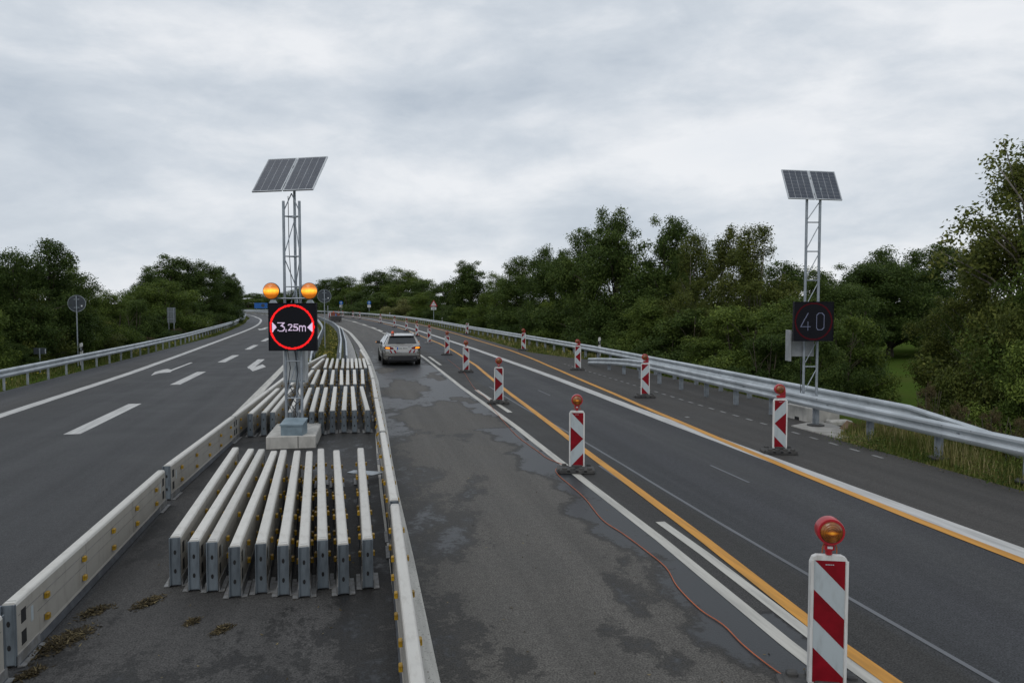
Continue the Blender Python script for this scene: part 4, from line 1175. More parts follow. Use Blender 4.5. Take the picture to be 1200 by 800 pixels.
tag(MB().tube((0, 0, 0), (0, 0, 2.6), .06, 8).tube((0, 0, 2.6), (0, 0, 2.66), .066, 8).build('marker_post', [M['post']], None, smooth=40, loc=P(112, -1.5)), 'thin bare grey pole in the median before the dark trailer', 'post')
# round blue signs with a white plate
for i, (s, d, lb) in enumerate(((208.5, 13.2, 'small round blue sign over a white plate, the farther one, left of its twin'), (178, 13.2, 'small round blue sign over a white plate behind the far guard rail, above the car'))):
    t = post_sign('road_sign', s, d, lb, 'road sign', 2.9, group='round blue signs behind the far rail', rz=heading(s) * .6)
    k_ = 1.12 if i else 1.3; t.scale = (k_, k_, k_); t.location.z = -.3 if i else -.85
    m = MB(); m.tube((0, 0, -.4), (0, 0, 3.3), .04, 8); m.build('pole', [M['mast']], t, smooth=40)
    z = 3.02 if i else 3.0; r = .40
    so_ = disc(r, .014, -.05, z).build('sign_plate', [M['signblue']], t, smooth=40)
    a = MB(); a.prism([(-.045, z - .24), (.045, z - .24), (.045, z + .05), (.13, z + .05), (0, z + .26), (-.13, z + .05), (-.045, z + .05)], -.062, -.0595, 'xz'); a.build('arrow_mark', [M['signwhite']], so_)
    m = MB(); m.cbox((0, -.05, z - .70), (.66, .014, .50), .006); wp = m.build('plate', [M['signwhite']], t)
    m = MB(); m.box((0, -.059, z - .66), (.4, .003, .05)); m.box((0, -.059, z - .78), (.3, .003, .05)); m.build('plate_mark', [M['signback']], wp)
# triangular warning sign
t = post_sign('warning_sign', 109.5, 13.2, 'triangular red-bordered warning sign over a white plate behind the right guard rail', 'road sign', 3, rz=heading(109) * .5)
t.scale = (1.2, 1.2, 1.2); t.location.z = -.5
m = MB(); m.tube((0, 0, -.4), (0, 0, 3.0), .035, 8); m.build('pole', [M['mast']], t, smooth=40)
def tri(a, zc, y0, y1):
    h = a * .866; q = MB(); q.prism([(-a / 2, zc - h / 3), (a / 2, zc - h / 3), (0, zc + 2 * h / 3)], y0, y1, 'xz'); return q
zt = 2.78
so_ = tri(.92, zt, -.058, -.042).build('sign_plate', [M['signred']], t)
tri(.62, zt, -.0605, -.0585).build('sign_field', [M['signwhite']], so_)
a = MB()
for sx in (-1, 1): a.prism([(sx * .11, zt - .14), (sx * .075, zt - .14), (sx * .075, zt - .04), (sx * .035, zt + .04), (sx * .035, zt + .16), (sx * .065, zt + .16), (sx * .065, zt + .05), (sx * .11, zt - .03)], -.0645, -.0615, 'xz')
a.build('narrow_road_mark', [M['signblack']], so_)
m = MB(); m.cbox((0, -.05, 2.27), (.62, .014, .33), .006); wp = m.build('plate', [M['signwhite']], t)
m = MB(); m.box((0, -.059, 2.32), (.44, .003, .045)); m.box((0, -.059, 2.22), (.36, .003, .045)); m.build('plate_mark', [M['signback']], wp)
# blue direction board behind the left display
t = post_sign('direction_sign', 250, 0, 'blue rectangular direction board far off, partly hidden by the lit display', 'road sign', 2.5, rz=R(20))
t.location = (-72.5, 222, 0)
m = MB(); m.cbox((0, 0, 2.25), (3.6, .05, 1.6), .02); so_ = m.build('sign_plate', [M['signblue']], t)
m = MB(); m.prism([(.55 + .5 * math.cos(a_), 2.3 + .5 * math.sin(a_)) for a_ in np.linspace(0, 6.0, 16)], -.03, -.0265, 'xz'); m.build('sign_mark', [M['signback']], so_)
for sx in (-1, 1): m = MB(); m.tube((sx * 1.2, .08, -1), (sx * 1.2, .08, 2.8), .06, 8); m.build('pole', [M['post']], t, smooth=40)
# marker posts (white with a black band)
def delineator():
    t = empty('delineator_post')
    m = MB(); m.prism([(-.06, -.4), (.06, -.4), (.06, .98), (.03, 1.04), (-.06, 1.0)], -.04, .04, 'xz'); m.build('post', [M['whiteplastic']], t)
    m = MB(); m.prism([(-.062, .60), (.062, .66), (.062, .86), (-.062, .80)], -.042, .042, 'xz'); b = m.build('black_band', [M['black']], t)
    m = MB(); m.box((0, -.0435, .73), (.045, .004, .12)); m.build('reflector', [M['sheetwhite']], b)
    return t
d0 = delineator(); first = True
for s, d, lb in ((40.6, -12.5, 'white marker post with black band behind the left guard rail near the tall round sign'), (82, -13.4, 'white marker post with black band far along the left guard rail'),
                 (41.0, 13.9, 'white marker post with black band behind the right guard rail before the dark trees'), (102, 13.2, 'small white marker post by the right rail next to the triangular sign'),
                 (155, 13.2, 'tiny white marker post by the pale rounded bush on the far right bend'), (160, -15.3, 'tiny white marker post at the far left bend')):
    t = d0 if first else copy_tree(d0); first = False
    t.location = P(s, d, .05); t.rotation_euler = (0, 0, heading(s)); tag(t, lb, 'marker post', 'white marker posts')
# crash cushion trailer closing the lane far off
s = 126.0; t = empty('crash_cushion_trailer', P(s, .15), heading(s), 'dark crash cushion trailer with a blue arrow disc closing the far lane', 'trailer')
m = MB(); m.cbox((0, 0, .55), (1.7, 3.0, .80), .06)
for x in (-.6, -.2, .2, .6): m.box((x, -1.505, .55), (.30, .02, .6))
m.build('cushion', [M['rubber']], t)
m = MB(); m.cbox((0, 2.6, .85), (1.6, 2.0, 1.0), .05); m.box((-.3, 1.55, 1.2), (.7, .06, .7)); m.build('trailer_bed', [M['rust']], t)
m = MB(); m.cbox((-.55, 1.60, 1.05), (.9, .06, .9), .02); pb = m.build('striped_board', [M['signwhite']], t)
m = MB()
for k in range(3): m.prism([(-1.0 + k * .3, .62), (-.86 + k * .3, .62), (-.72 + k * .3, 1.48), (-.86 + k * .3, 1.48)], 1.566, 1.569, 'xz')
m.build('red_stripes', [M['sheetred']], pb)
so_ = disc(.30, .02, 1.54, 1.02).build('arrow_disc', [M['signblue']], t, smooth=40)
a = MB(); a.prism([(-.16, .92), (-.02, .98), (-.06, 1.04), (.14, 1.14), (.1, 1.2), (-.1, 1.1), (-.14, 1.16)], 1.526, 1.529, 'xz'); a.build('arrow_mark', [M['signwhite']], so_)
for sx in (-1, 1): m = MB(); m.lathe([(.2, -.1), (.3, -.1), (.3, .1), (.2, .1)], 20, 0, Matrix.Translation((sx * .75, 2.4, .3)) @ Matrix.Rotation(R(90), 4, 'Y')); m.build('wheel', [M['tyre']], t, smooth=40)
m = MB(); m.lathe([(.09, 1.75), (.09, 1.95), (.05, 2.02)], 14, 0, Matrix.Translation((-.2, 1.6, -.35))); m.build('warning_lamp', [M['orangelamp']], t, smooth=40)

# ------------------------------------------------------------------ small things on the ground
CB = [(5.15, 3.56), (5.4, 3.42), (5.67, 3.38), (6.04, 3.37), (6.45, 3.40), (6.83, 3.35), (7.44, 3.39), (8.02, 3.51), (8.72, 3.51), (9.37, 3.48), (10.01, 3.43), (11.17, 3.55), (12.08, 3.57), (12.75, 3.58), (13.24, 3.66), (13.55, 3.90), (13.75, 3.86), (14.3, 3.76), (14.90, 3.76), (16.57, 3.73), (18.38, 3.83), (20.45, 3.98), (22.2, 4.12), (23.4, 4.28), (26.59, 4.39), (30, 4.7), (32.7, 4.95), (36, 5.1), (41.96, 5.34)]
cc = MB(); cp = []
for i in range(len(CB) - 1):
    for k in range(4):
        f = k / 4
        q = [CB[max(i - 1, 0)], CB[i], CB[i + 1], CB[min(i + 2, len(CB) - 1)]]
        pt = [.5 * (2 * q[1][c] + (q[2][c] - q[0][c]) * f + (2 * q[0][c] - 5 * q[1][c] + 4 * q[2][c] - q[3][c]) * f * f + (3 * q[1][c] - q[0][c] - 3 * q[2][c] + q[3][c]) * f ** 3) for c in (0, 1)]
        cp.append(P(pt[0], pt[1], .010))
cc.path(cp, .0058, 6)
tag(cc.build('extension_cable', [M['cable']], None, smooth=True), 'thin orange cable snaking over the asphalt between the lamp beacons', 'cable')
m = MB(); m.prism([(-.22, 0), (.22, 0), (.10, .14), (-.04, .19)], -.16, .16, 'xz'); m.box((.03, -.165, .06), (.3, .012, .05))
tag(m.build('wooden_wedge', [M['wood']], None, loc=P(15.9, 11.62, .024)), 'brown wooden wedge lying on the concrete pad beside the rail post', 'wedge')
m = MB(); m.cbox((0, 0, .05), (.55, .35, .10), .02); o = m.build('kerb_stone', [M['concrete']], None, loc=P(16.9, 12.0, -.02)); o.rotation_euler = (0, 0, R(5)); tag(o, 'pale concrete kerb stone behind the guard rail next to the wooden wedge', 'kerb stone')
m = MB(); m.prism([(-.30, 0), (.12, .0), (.34, .26), (-.20, .16)], .0, .02, 'xy')
o = m.build('metal_plate', [M['galv']], None, loc=P(13.05, .27, .10)); o.rotation_euler = (R(6), R(8), .1); tag(o, 'bent grey sheet of metal wedged between the last stored element and the barrier line', 'metal sheet')

def leaves_mesh(name, mat, pos, nrm, size, tint, asp=.55):
    rng = np.random.default_rng(len(pos))
    n = len(pos)
    a = rng.normal(size=(n, 3)); t1 = np.cross(nrm, a); t1 /= np.linalg.norm(t1, axis=1)[:, None] + 1e-9
    t2 = np.cross(nrm, t1)
    L = size[:, None] * .5; Wd = L * asp
    bend = nrm * size[:, None] * .10
    v = np.stack([pos - t1 * L, pos + t2 * Wd - bend, pos + t1 * L, pos - t2 * Wd - bend], 1).reshape(-1, 3)
    me = bpy.data.meshes.new(name)
    me.vertices.add(n * 4); me.vertices.foreach_set('co', v.astype(np.float32).ravel())
    me.loops.add(n * 4); me.loops.foreach_set('vertex_index', np.arange(n * 4, dtype=np.int32))
    me.polygons.add(n); me.polygons.foreach_set('loop_start', np.arange(0, n * 4, 4, dtype=np.int32))
    me.update(calc_edges=True)
    at = me.attributes.new('tint', 'FLOAT', 'FACE'); at.data.foreach_set('value', np.clip(tint, 0, 1).astype(np.float32))
    me.materials.append(mat)
    return me

DEB = [(7.35, -2.50, .34, .13, 'largest clump of straw and leaves at the foot of the left barrier line'), (8.02, -2.43, .16, .08, 'brown clump of dead leaves lying between the left barrier line and the stored elements'),
       (8.17, -1.98, .17, .08, 'flat damp patch of leaf litter in front of the leftmost stored element'), (6.76, -2.54, .12, .06, 'small tuft of straw near the lower left corner'),
       (7.57, -1.45, .07, .05, 'tiny dark leaf clump, upper one of two before the stored elements'), (7.33, -1.15, .11, .05, 'small dark leaf clump, lower one of two before the stored elements')]
rng = np.random.default_rng(5)
for s, d, a, b, lb in DEB:
    n = int(2200 * a); c = np.array(P(s, d, 0)); h = heading(s) * .8
    q = rng.normal(size=(n, 2)) * .5; lx, ly = q[:, 1] * b * 1.1, q[:, 0] * a
    x = c[0] + lx * math.cos(h) - ly * math.sin(h) + ly * .35; y = c[1] + lx * math.sin(h) + ly * math.cos(h)
    r2 = (q ** 2).sum(1); z = .008 + np.exp(-r2 * 2) * .035 * rng.random(n)
    nr = rng.normal(size=(n, 3)) * .35 + np.array([0, 0, 1]); nr /= np.linalg.norm(nr, axis=1)[:, None]
    me = leaves_mesh('leaf_litter', M['straw'], np.stack([x, y, z], 1) - c, nr, rng.uniform(.02, .09, n), rng.random(n) ** 1.8, .22)
    o = place('leaf_litter', me, None, tuple(c)); tag(o, lb, 'leaf litter', 'clumps of leaf litter on the median')

# ------------------------------------------------------------------ verge grass
def blades(name, pts, hts, tint, wid, lean=.35, flowers=None):
    """pts (n,3); every blade is two narrow faces that bend over"""
    rng = np.random.default_rng(len(pts) + 3); n = len(pts)
    a = rng.uniform(0, 2 * math.pi, n); dirv = np.stack([np.cos(a), np.sin(a), np.zeros(n)], 1)
    side = np.stack([-np.sin(a), np.cos(a), np.zeros(n)], 1) * wid[:, None] * .5
    ln = rng.uniform(.1, lean, n)[:, None]
    up = np.array([0, 0, 1.0]); h = hts[:, None]
    mid = pts + up * h * .55 + dirv * h * ln * .4; tip = pts + up * h * .98 + dirv * h * ln * 1.1
    v = np.stack([pts - side, pts + side, mid + side * .8, mid - side * .8, tip], 1).reshape(-1, 3)
    k = np.arange(n) * 5
    f4 = np.stack([k, k + 1, k + 2, k + 3], 1); f3 = np.stack([k + 3, k + 2, k + 4], 1)
    loops = np.concatenate([np.concatenate([f4, f3], 1).ravel()])
    ls = np.stack([np.arange(n) * 7, np.arange(n) * 7 + 4], 1).ravel()
    me = bpy.data.meshes.new(name)
    me.vertices.add(n * 5); me.vertices.foreach_set('co', v.astype(np.float32).ravel())
    me.loops.add(n * 7); me.loops.foreach_set('vertex_index', loops.astype(np.int32))
    me.polygons.add(n * 2); me.polygons.foreach_set('loop_start', ls.astype(np.int32))
    me.update(calc_edges=True)
    at = me.attributes.new('tint', 'FLOAT', 'FACE'); at.data.foreach_set('value', np.repeat(np.clip(tint, 0, 1), 2).astype(np.float32))
    me.materials.append(M['grass'])
    return me
def verge(name, label, fa, fb, s0, s1, n, h0, h1, straw, zf, w=.012, near=2.0, seed=1):
    rng = np.random.default_rng(seed)
    s = s0 + (s1 - s0) * rng.random(n) ** near
    t_ = rng.random(n)
    ss = np.linspace(s0, s1, 400)
    A = np.interp(s, ss, [fa(q) for q in ss]); B = np.interp(s, ss, [fb(q) for q in ss])
    d = A + (B - A) * t_ + rng.normal(size=n) * .05
    pts = np.array([P(a, b, 0) for a, b in zip(s, d)])
    pts[:, 2] = zf(s, d)
    cl = .5 + .5 * np.sin(s * 1.7 + np.sin(d * 3.1) * 2) * np.sin(d * 2.3 + s * .6)
    edge = np.clip(np.minimum(t_, 1 - t_) * 6, .35, 1)
    h = (h0 + (h1 - h0) * rng.random(n) ** 1.5 * (.4 + .6 * cl)) * edge
    tint = np.clip(.30 * rng.random(n) + straw * cl + .1 + .15 * rng.normal(size=n), 0, 1)
    wd = w * (1 + s / 25) * rng.uniform(.7, 1.4, n)
    o = place(name, blades(name, pts, h, tint, wd)); tag(o, kind='stuff')
    return pts
tz = lambda s, d: terrain_z(s, d) - .01
verge('verge_grass', '', lambda s: d_leftedge(s) + .05, lambda s: d_leftedge(s) - 3.6, 12, 190, 42000, .05, .34, .30, tz, .018, 1.9, 1)
verge('verge_grass', '', lambda s: d_rightedge(s) - .02, lambda s: d_rightedge(s) + (3.4 if s < 15.2 else (.9 if s < 20 else 2.2)), 3.5, 15.4, 36000, .06, .60, .58, tz, .012, .8, 2)
verge('verge_grass', '', lambda s: d_rightedge(s) - .02, lambda s: d_rightedge(s) + 3.0, 18.5, 170, 46000, .06, .42, .55, tz, .016, 2.0, 3)
verge('median_grass', '', lambda s: d_medl(s) - .2, lambda s: d_medr(s) - .02, 38.3, 150, 24000, .06, .50, .55, lambda s, d: np.full(s.shape, .05), .014, 1.7, 4)
verge('slope_grass', '', lambda s: 14.5, lambda s: 21.0, 2, 30, 16000, .25, .9, .75, tz, .012, 1.0, 6)
rng = np.random.default_rng(31)
W_p = []; W_n = []; W_s = []; W_t = []
for k in range(150):
    s_ = 3.8 + 11.4 * rng.random() if k < 100 else 18.8 + 20 * rng.random()
    e_ = d_rightedge(s_); d_ = e_ + .05 + 2.3 * rng.random() ** 1.3; r_ = rng.uniform(.08, .28); n_ = int(160 * r_ / .2)
    c_ = np.array(P(s_, d_)); q = rng.normal(size=(n_, 3)) * np.array([r_, r_, r_ * .7]); q[:, 2] = np.abs(q[:, 2])
    p_ = c_ + q; p_[:, 2] += float(terrain_z(np.array([s_]), np.array([d_]))[0]) + .02
    nn = rng.normal(size=(n_, 3)) * .6 + np.array([0, 0, .7]); nn /= np.linalg.norm(nn, axis=1)[:, None]
    W_p.append(p_); W_n.append(nn); W_s.append(rng.uniform(.03, .075, n_)); W_t.append(np.clip(rng.random() * .6 + .4 * rng.random(n_), 0, 1))
tag(place('verge_weeds', leaves_mesh('verge_weeds', M['leaf_green'], np.concatenate(W_p), np.concatenate(W_n), np.concatenate(W_s), np.concatenate(W_t), .4)), kind='stuff')
# fallen leaves and crumbs of soil along the edge of the right shoulder
n_ = 900; s_ = 3.5 + 34 * rng.random(n_) ** 1.3; d_ = np.array([d_rightedge(q) for q in s_]) + rng.normal(size=n_) * .10 - .04
p_ = np.array([P(a, b, .006) for a, b in zip(s_, d_)]); nn = rng.normal(size=(n_, 3)) * .25 + np.array([0, 0, 1]); nn /= np.linalg.norm(nn, axis=1)[:, None]
tag(place('edge_litter', leaves_mesh('edge_litter', M['straw'], p_, nn, rng.uniform(.015, .06, n_), rng.random(n_), .5)), kind='stuff')
n_ = 260; s_ = 5 + 30 * rng.random(n_) ** 1.5; d_ = -2.4 + 6.2 * rng.random(n_)
p_ = np.array([P(a, b, .008) for a, b in zip(s_, d_)]); nn = rng.normal(size=(n_, 3)) * .25 + np.array([0, 0, 1]); nn /= np.linalg.norm(nn, axis=1)[:, None]
tag(place('scattered_leaves', leaves_mesh('scattered_leaves', M['straw'], p_, nn, rng.uniform(.015, .045, n_), rng.random(n_), .5)), kind='stuff')
# yellow flower heads scattered in the verges
rng = np.random.default_rng(9)
def flowers(name, lst, s0, s1, n, zf, near=1.6):
    m = MB()
    for k in range(n):
        s = s0 + (s1 - s0) * rng.random() ** near; d = lst(s) + rng.normal() * .35
        p = P(s, d, zf + rng.random() * .25); r = .022 + s * .0006
        m.lathe([(r * .3, 0), (r, r * .25), (r * .4, r * .5)], 6, 0, Matrix.Translation(p))
    tag(m.build(name, [M['flower']]), kind='stuff')
flowers('yellow_wildflowers', lambda s: d_leftedge(s) - .8, 22, 90, 60, .05)
flowers('yellow_wildflowers', lambda s: .5 * (d_medl(s) + d_medr(s)), 38.5, 75, 90, .22)
flowers('yellow_wildflowers', lambda s: d_rightedge(s) + .8, 20, 60, 40, .08)

# ------------------------------------------------------------------ trees and bushes
def make_crown(name, seed, kind, mat, H, Rr, z0, K, n, leaf, clump, top=1.0):
    """leaves gathered in many clumps through an uneven envelope; returns crown mesh and clump centres"""
    rg = np.random.default_rng(seed)
    cs = []; rs = []; ct = []
    # big rounded masses first, foliage clumps gathered round each of them
    lobes = []
    nl = {'oak': 14, 'birch': 13, 'bush': 10}[kind]
    for k in range(nl):
        th = 2.39996 * k + rg.uniform(-.5, .5)
        if k == 0: zf, rr = .80, .10
        elif k == 1: zf, rr = .66, .26
        elif k < 6: zf, rr = rg.uniform(.06, .22), rg.uniform(.40, .62)
        else:
            zf = rg.uniform(.14, .66) if kind != 'bush' else rg.uniform(.08, .5)
            rr = rg.uniform(.36, .64) * (1.0 if zf < .5 else .8)
        lr = rg.uniform(.38, .54) * (.80 if k == 0 else 1.0) * (.85 if kind == 'birch' else 1.0)
        vz = min(rg.uniform(.17, .25) * (1.25 if kind == 'bush' else 1.0), 1.0 - zf)
        lobes.append((rr * Rr * math.cos(th), rr * Rr * math.sin(th), zf, lr * Rr, vz, .4 + .6 * rg.random()))
    for k in range(K):
        L = lobes[k % nl] if k < nl * 3 else lobes[rg.integers(nl)]
        dv = rg.normal(size=3); dv /= np.linalg.norm(dv)
        dv[2] = dv[2] * .8 + .25
        q = rg.random() ** .4
        cs.append((L[0] + dv[0] * L[3] * q, L[1] + dv[1] * L[3] * q, z0 + H * np.clip(L[2] + dv[2] * L[4] * q, .0, 1.0)))
        rs.append(clump * Rr * rg.uniform(.55, 1.15)); ct.append(.6 * rg.random() + .4 * L[5])
    for k in range(int(K * .22)):                      # sprays that break the outline
        L = lobes[rg.integers(nl)]; dv = rg.normal(size=3); dv /= np.linalg.norm(dv); dv[2] = abs(dv[2])
        q = rg.uniform(.85, 1.02)
        cs.append((L[0] + dv[0] * L[3] * q, L[1] + dv[1] * L[3] * q, z0 + H * min(1.04, L[2] + dv[2] * L[4] * q)))
        rs.append(clump * Rr * rg.uniform(.35, .6)); ct.append(rg.random())
    cs = np.array(cs); rs = np.array(rs); ct = np.array(ct)
    w = rs ** 1.9; cnt = np.maximum(4, (n * w / w.sum()).astype(int))
    idx = np.repeat(np.arange(len(cs)), cnt); N = len(idx)
    dv = rg.normal(size=(N, 3)); dv /= np.linalg.norm(dv, axis=1)[:, None]
    rad = rs[idx] * rg.random(N) ** .5 * (1 + .12 * rg.normal(size=N))
    pos = cs[idx] + dv * rad[:, None] * np.array([1, 1, .72])
    if kind == 'birch': pos[:, 2] -= np.abs(rg.normal(size=N)) * .25
    pos[:, 2] = np.maximum(pos[:, 2], .03)
    nr = dv * .55 + np.array([0, 0, .45]) + rg.normal(size=(N, 3)) * .55; nr /= np.linalg.norm(nr, axis=1)[:, None]
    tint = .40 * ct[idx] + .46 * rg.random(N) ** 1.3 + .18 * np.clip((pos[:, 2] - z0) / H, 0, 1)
    size = leaf * rg.uniform(.6, 1.35, N)
    ext = (float(np.percentile(pos[:, 2], 99.7)), float(np.percentile(np.hypot(pos[:, 0], pos[:, 1]), 96)))
    return leaves_mesh(name, mat, pos, nr, size, tint, .52), cs, ext
def make_trunk(name, seed, mat, H, z0, cs, r0, nb, stems=1):
    rg = np.random.default_rng(seed + 99); m = MB()
    for q in range(stems):
        th = rg.uniform(0, 6.28); off = np.array([math.cos(th), math.sin(th), 0]) * (.0 if stems == 1 else .35)
        hh = z0 + H * .82
        path = [off * (.4 + 1.3 * f) + np.array([math.sin(f * 3 + th) * .10 * hh * .12, math.cos(f * 2.4 + th) * .10 * hh * .12, hh * f - .4 * (1 - f)]) for f in np.linspace(0, 1, 7)]
        m.path(path, [max(.015, r0 * (1 - .86 * f)) * (1.35 if f == 0 else 1) / (1 if stems == 1 else 1.5) for f in np.linspace(0, 1, 7)], 8)
        sel = rg.permutation(len(cs))[:nb // stems]
        for k in sel:
            c = cs[k]; f = np.clip((c[2] * .62) / hh, .12, .92); i = f * 6; a = int(i)
            b = path[a] + (path[min(a + 1, 6)] - path[a]) * (i - a)
            mid = b + (c - b) * .55 + np.array([0, 0, .10 * H * .4])
            m.path([b, mid, c], [max(.012, r0 * .34 * (1 - f * .6)), r0 * .17, .008], 5)
    return m.mesh(name, [mat], True)
TREE = {}
def kind_def(k, seed, mat, bark, H, Rr, z0, K, n, leaf, clump, shape, r0, nb, stems=1):
    cm, cs, ext = make_crown('crown', seed, shape, mat, H, Rr, z0, K, n, leaf, clump)
    TREE[k] = (cm, make_trunk('trunk', seed, bark, H, z0, cs, r0, nb, stems), ext[0], ext[1])
kind_def('oak1', 11, M['leaf_oak'], M['bark'], 7.2, 3.1, .7, 170, 66000, .125, .25, 'oak', .20, 34)
kind_def('oak2', 12, M['leaf_oak'], M['bark'], 7.6, 2.7, .6, 170, 66000, .120, .26, 'oak', .19, 34)
kind_def('oak3', 13, M['leaf_oak'], M['bark'], 6.8, 3.5, .6, 180, 66000, .125, .23, 'oak', .21, 34)
kind_def('green1', 14, M['leaf_green'], M['bark'], 6.2, 3.1, .5, 170, 62000, .115, .24, 'oak', .15, 34, 2)
kind_def('green2', 15, M['leaf_green'], M['bark'], 5.6, 3.0, .3, 170, 62000, .110, .24, 'oak', .14, 34, 2)
kind_def('birch1', 16, M['leaf_olive'], M['birchbark'], 7.6, 2.6, .9, 150, 64000, .095, .19, 'birch', .12, 40, 2)
kind_def('birch2', 17, M['leaf_olive'], M['birchbark'], 7.0, 2.9, .8, 150, 66000, .095, .19, 'birch', .12, 40, 2)
kind_def('aspen', 18, M['leaf_aspen'], M['birchbark'], 8.6, 3.3, 1.0, 140, 27000, .120, .155, 'birch', .14, 90, 2)
kind_def('bush1', 19, M['leaf_green'], M['bark'], 2.9, 2.1, .1, 100, 34000, .085, .21, 'bush', .06, 24, 3)
kind_def('bush2', 20, M['leaf_oak'], M['bark'], 2.8, 2.0, .1, 100, 32000, .085, .21, 'bush', .06, 24, 3)
kind_def('bush3', 21, M['leaf_olive'], M['bark'], 2.7, 2.1, .1, 100, 32000, .080, .21, 'bush', .06, 24, 3)
kind_def('pale', 23, M['leaf_pale'], M['bark'], 2.7, 2.3, .1, 110, 36000, .080, .22, 'bush', .06, 24, 3)
kind_def('dry', 22, M['leaf_dry'], M['bark'], 1.25, .75, .05, 60, 5000, .045, .20, 'bush', .02, 40, 5)
CNT = {}
def tree(px, ytop, wpx, Y, k, name, label, group, sink=0.0):
    """stands Y metres ahead on the bearing of px; its height and width are metres worked out from how large it is seen"""
    for _ in range(60):                                # stand clear of the rails
        x = (px - 600) / 900 * Y
        s_, d_ = near_sd(np.array([[x]]), np.array([[Y]]))
        clear = abs(float(d_[0, 0])) - wpx / 900 * Y / 2 * (.95 if k != 'dry' else .4)
        if clear > (13.5 if d_[0, 0] > 0 else 12.9) or Y > 190 or Y < 20: break
        Y *= 1.02
    x = (px - 600) / 900 * Y
    s_, d_ = near_sd(np.array([[x]]), np.array([[Y]]))
    z = float(terrain_z(s_, d_)[0, 0])
    cm, tm, H, Rr = TREE[k]
    h = 3 + (355 - ytop) / 900 * Y - z; w = wpx / 900 * Y / 2
    t = empty(name, (x, Y, z - .02), 0, label, 'bush' if 'bush' in name or 'shrub' in name else 'tree', group)
    i = CNT[k] = CNT.get(k, 0) + 1
    t.rotation_euler = (0, 0, (i * 2.39996 + px * .01) % 6.283)
    t.scale = (w / Rr, w / Rr * (1 + .08 * math.sin(px)), h / H)
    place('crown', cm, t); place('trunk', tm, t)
    return t
GR = 'trees along the right embankment'; GL = 'trees along the left carriageway'; GF = 'far trees where the road bends'; GB = 'bushes under the right trees'; GC = 'bushes behind the left guard rail'
# px, top y, width in px, distance, kind
RT = [
 (1214, 172, 236, 24, 'aspen', 'tall_tree', 'tall loose tree with airy yellow green leaves at the right picture edge'),
 (1262, 230, 210, 21, 'green1', 'tall_tree', 'leafy tree rising half outside the right picture edge'),
 (1146, 282, 120, 28, 'birch1', 'tree', 'olive slender tree just left of the tall loose tree at the right edge'),
 (1094, 290, 130, 72, 'oak1', 'tree', 'dark tree beyond the green meadow, right one of the pair'),
 (1043, 294, 130, 68, 'oak3', 'tree', 'dark broad tree beyond the green meadow, highest behind it'),
 (998, 312, 110, 66, 'oak2', 'tree', 'dark tree right beside the display reading 40, beyond the meadow'),
 (955, 318, 110, 62, 'oak3', 'tree', 'dark tree directly behind the ladder mast of the right display'),
 (912, 310, 110, 52, 'oak1', 'tree', 'dark tree between the olive birches and the right display mast'),
 (882, 268, 110, 36, 'birch1', 'birch_tree', 'tall airy birch with thin olive top left of the right display'),
 (845, 272, 120, 38, 'birch2', 'birch_tree', 'olive birch with pale stems, left of the tallest airy birch'),
 (812, 278, 100, 43, 'birch1', 'birch_tree', 'olive green birch at the edge of the dark tall pair'),
 (778, 258, 92, 47, 'oak2', 'oak_tree', 'dark tall tree with a narrow domed top, right one of the tallest pair'),
 (722, 249, 100, 49, 'oak2', 'oak_tree', 'tallest dark tree on the right side, left one of the tallest pair'),
 (680, 272, 90, 53, 'oak1', 'oak_tree', 'dark tree on the left shoulder of the tallest pair'),
 (645, 292, 80, 58, 'oak3', 'oak_tree', 'mid height dark tree above the lamp beacon at the grass edge'),
 (612, 303, 76, 63, 'oak1', 'oak_tree', 'dark tree left of the mid height one above the grass edge'),
 (582, 322, 60, 70, 'green1', 'tree', 'lower greener tree in the dip beside the pointed dark tree'),
 (553, 308, 66, 76, 'oak2', 'oak_tree', 'pointed dark tree above the lampless beacon'),
 (524, 332, 56, 90, 'oak3', 'tree', 'rounded tree directly behind the triangular warning sign'),
 (500, 342, 50, 104, 'green2', 'tree', 'low green tree left of the triangular warning sign'),
]
for px, yt, w, Y, k, nme, lb in RT: tree(px, yt, w, Y, k, nme, lb, GR)
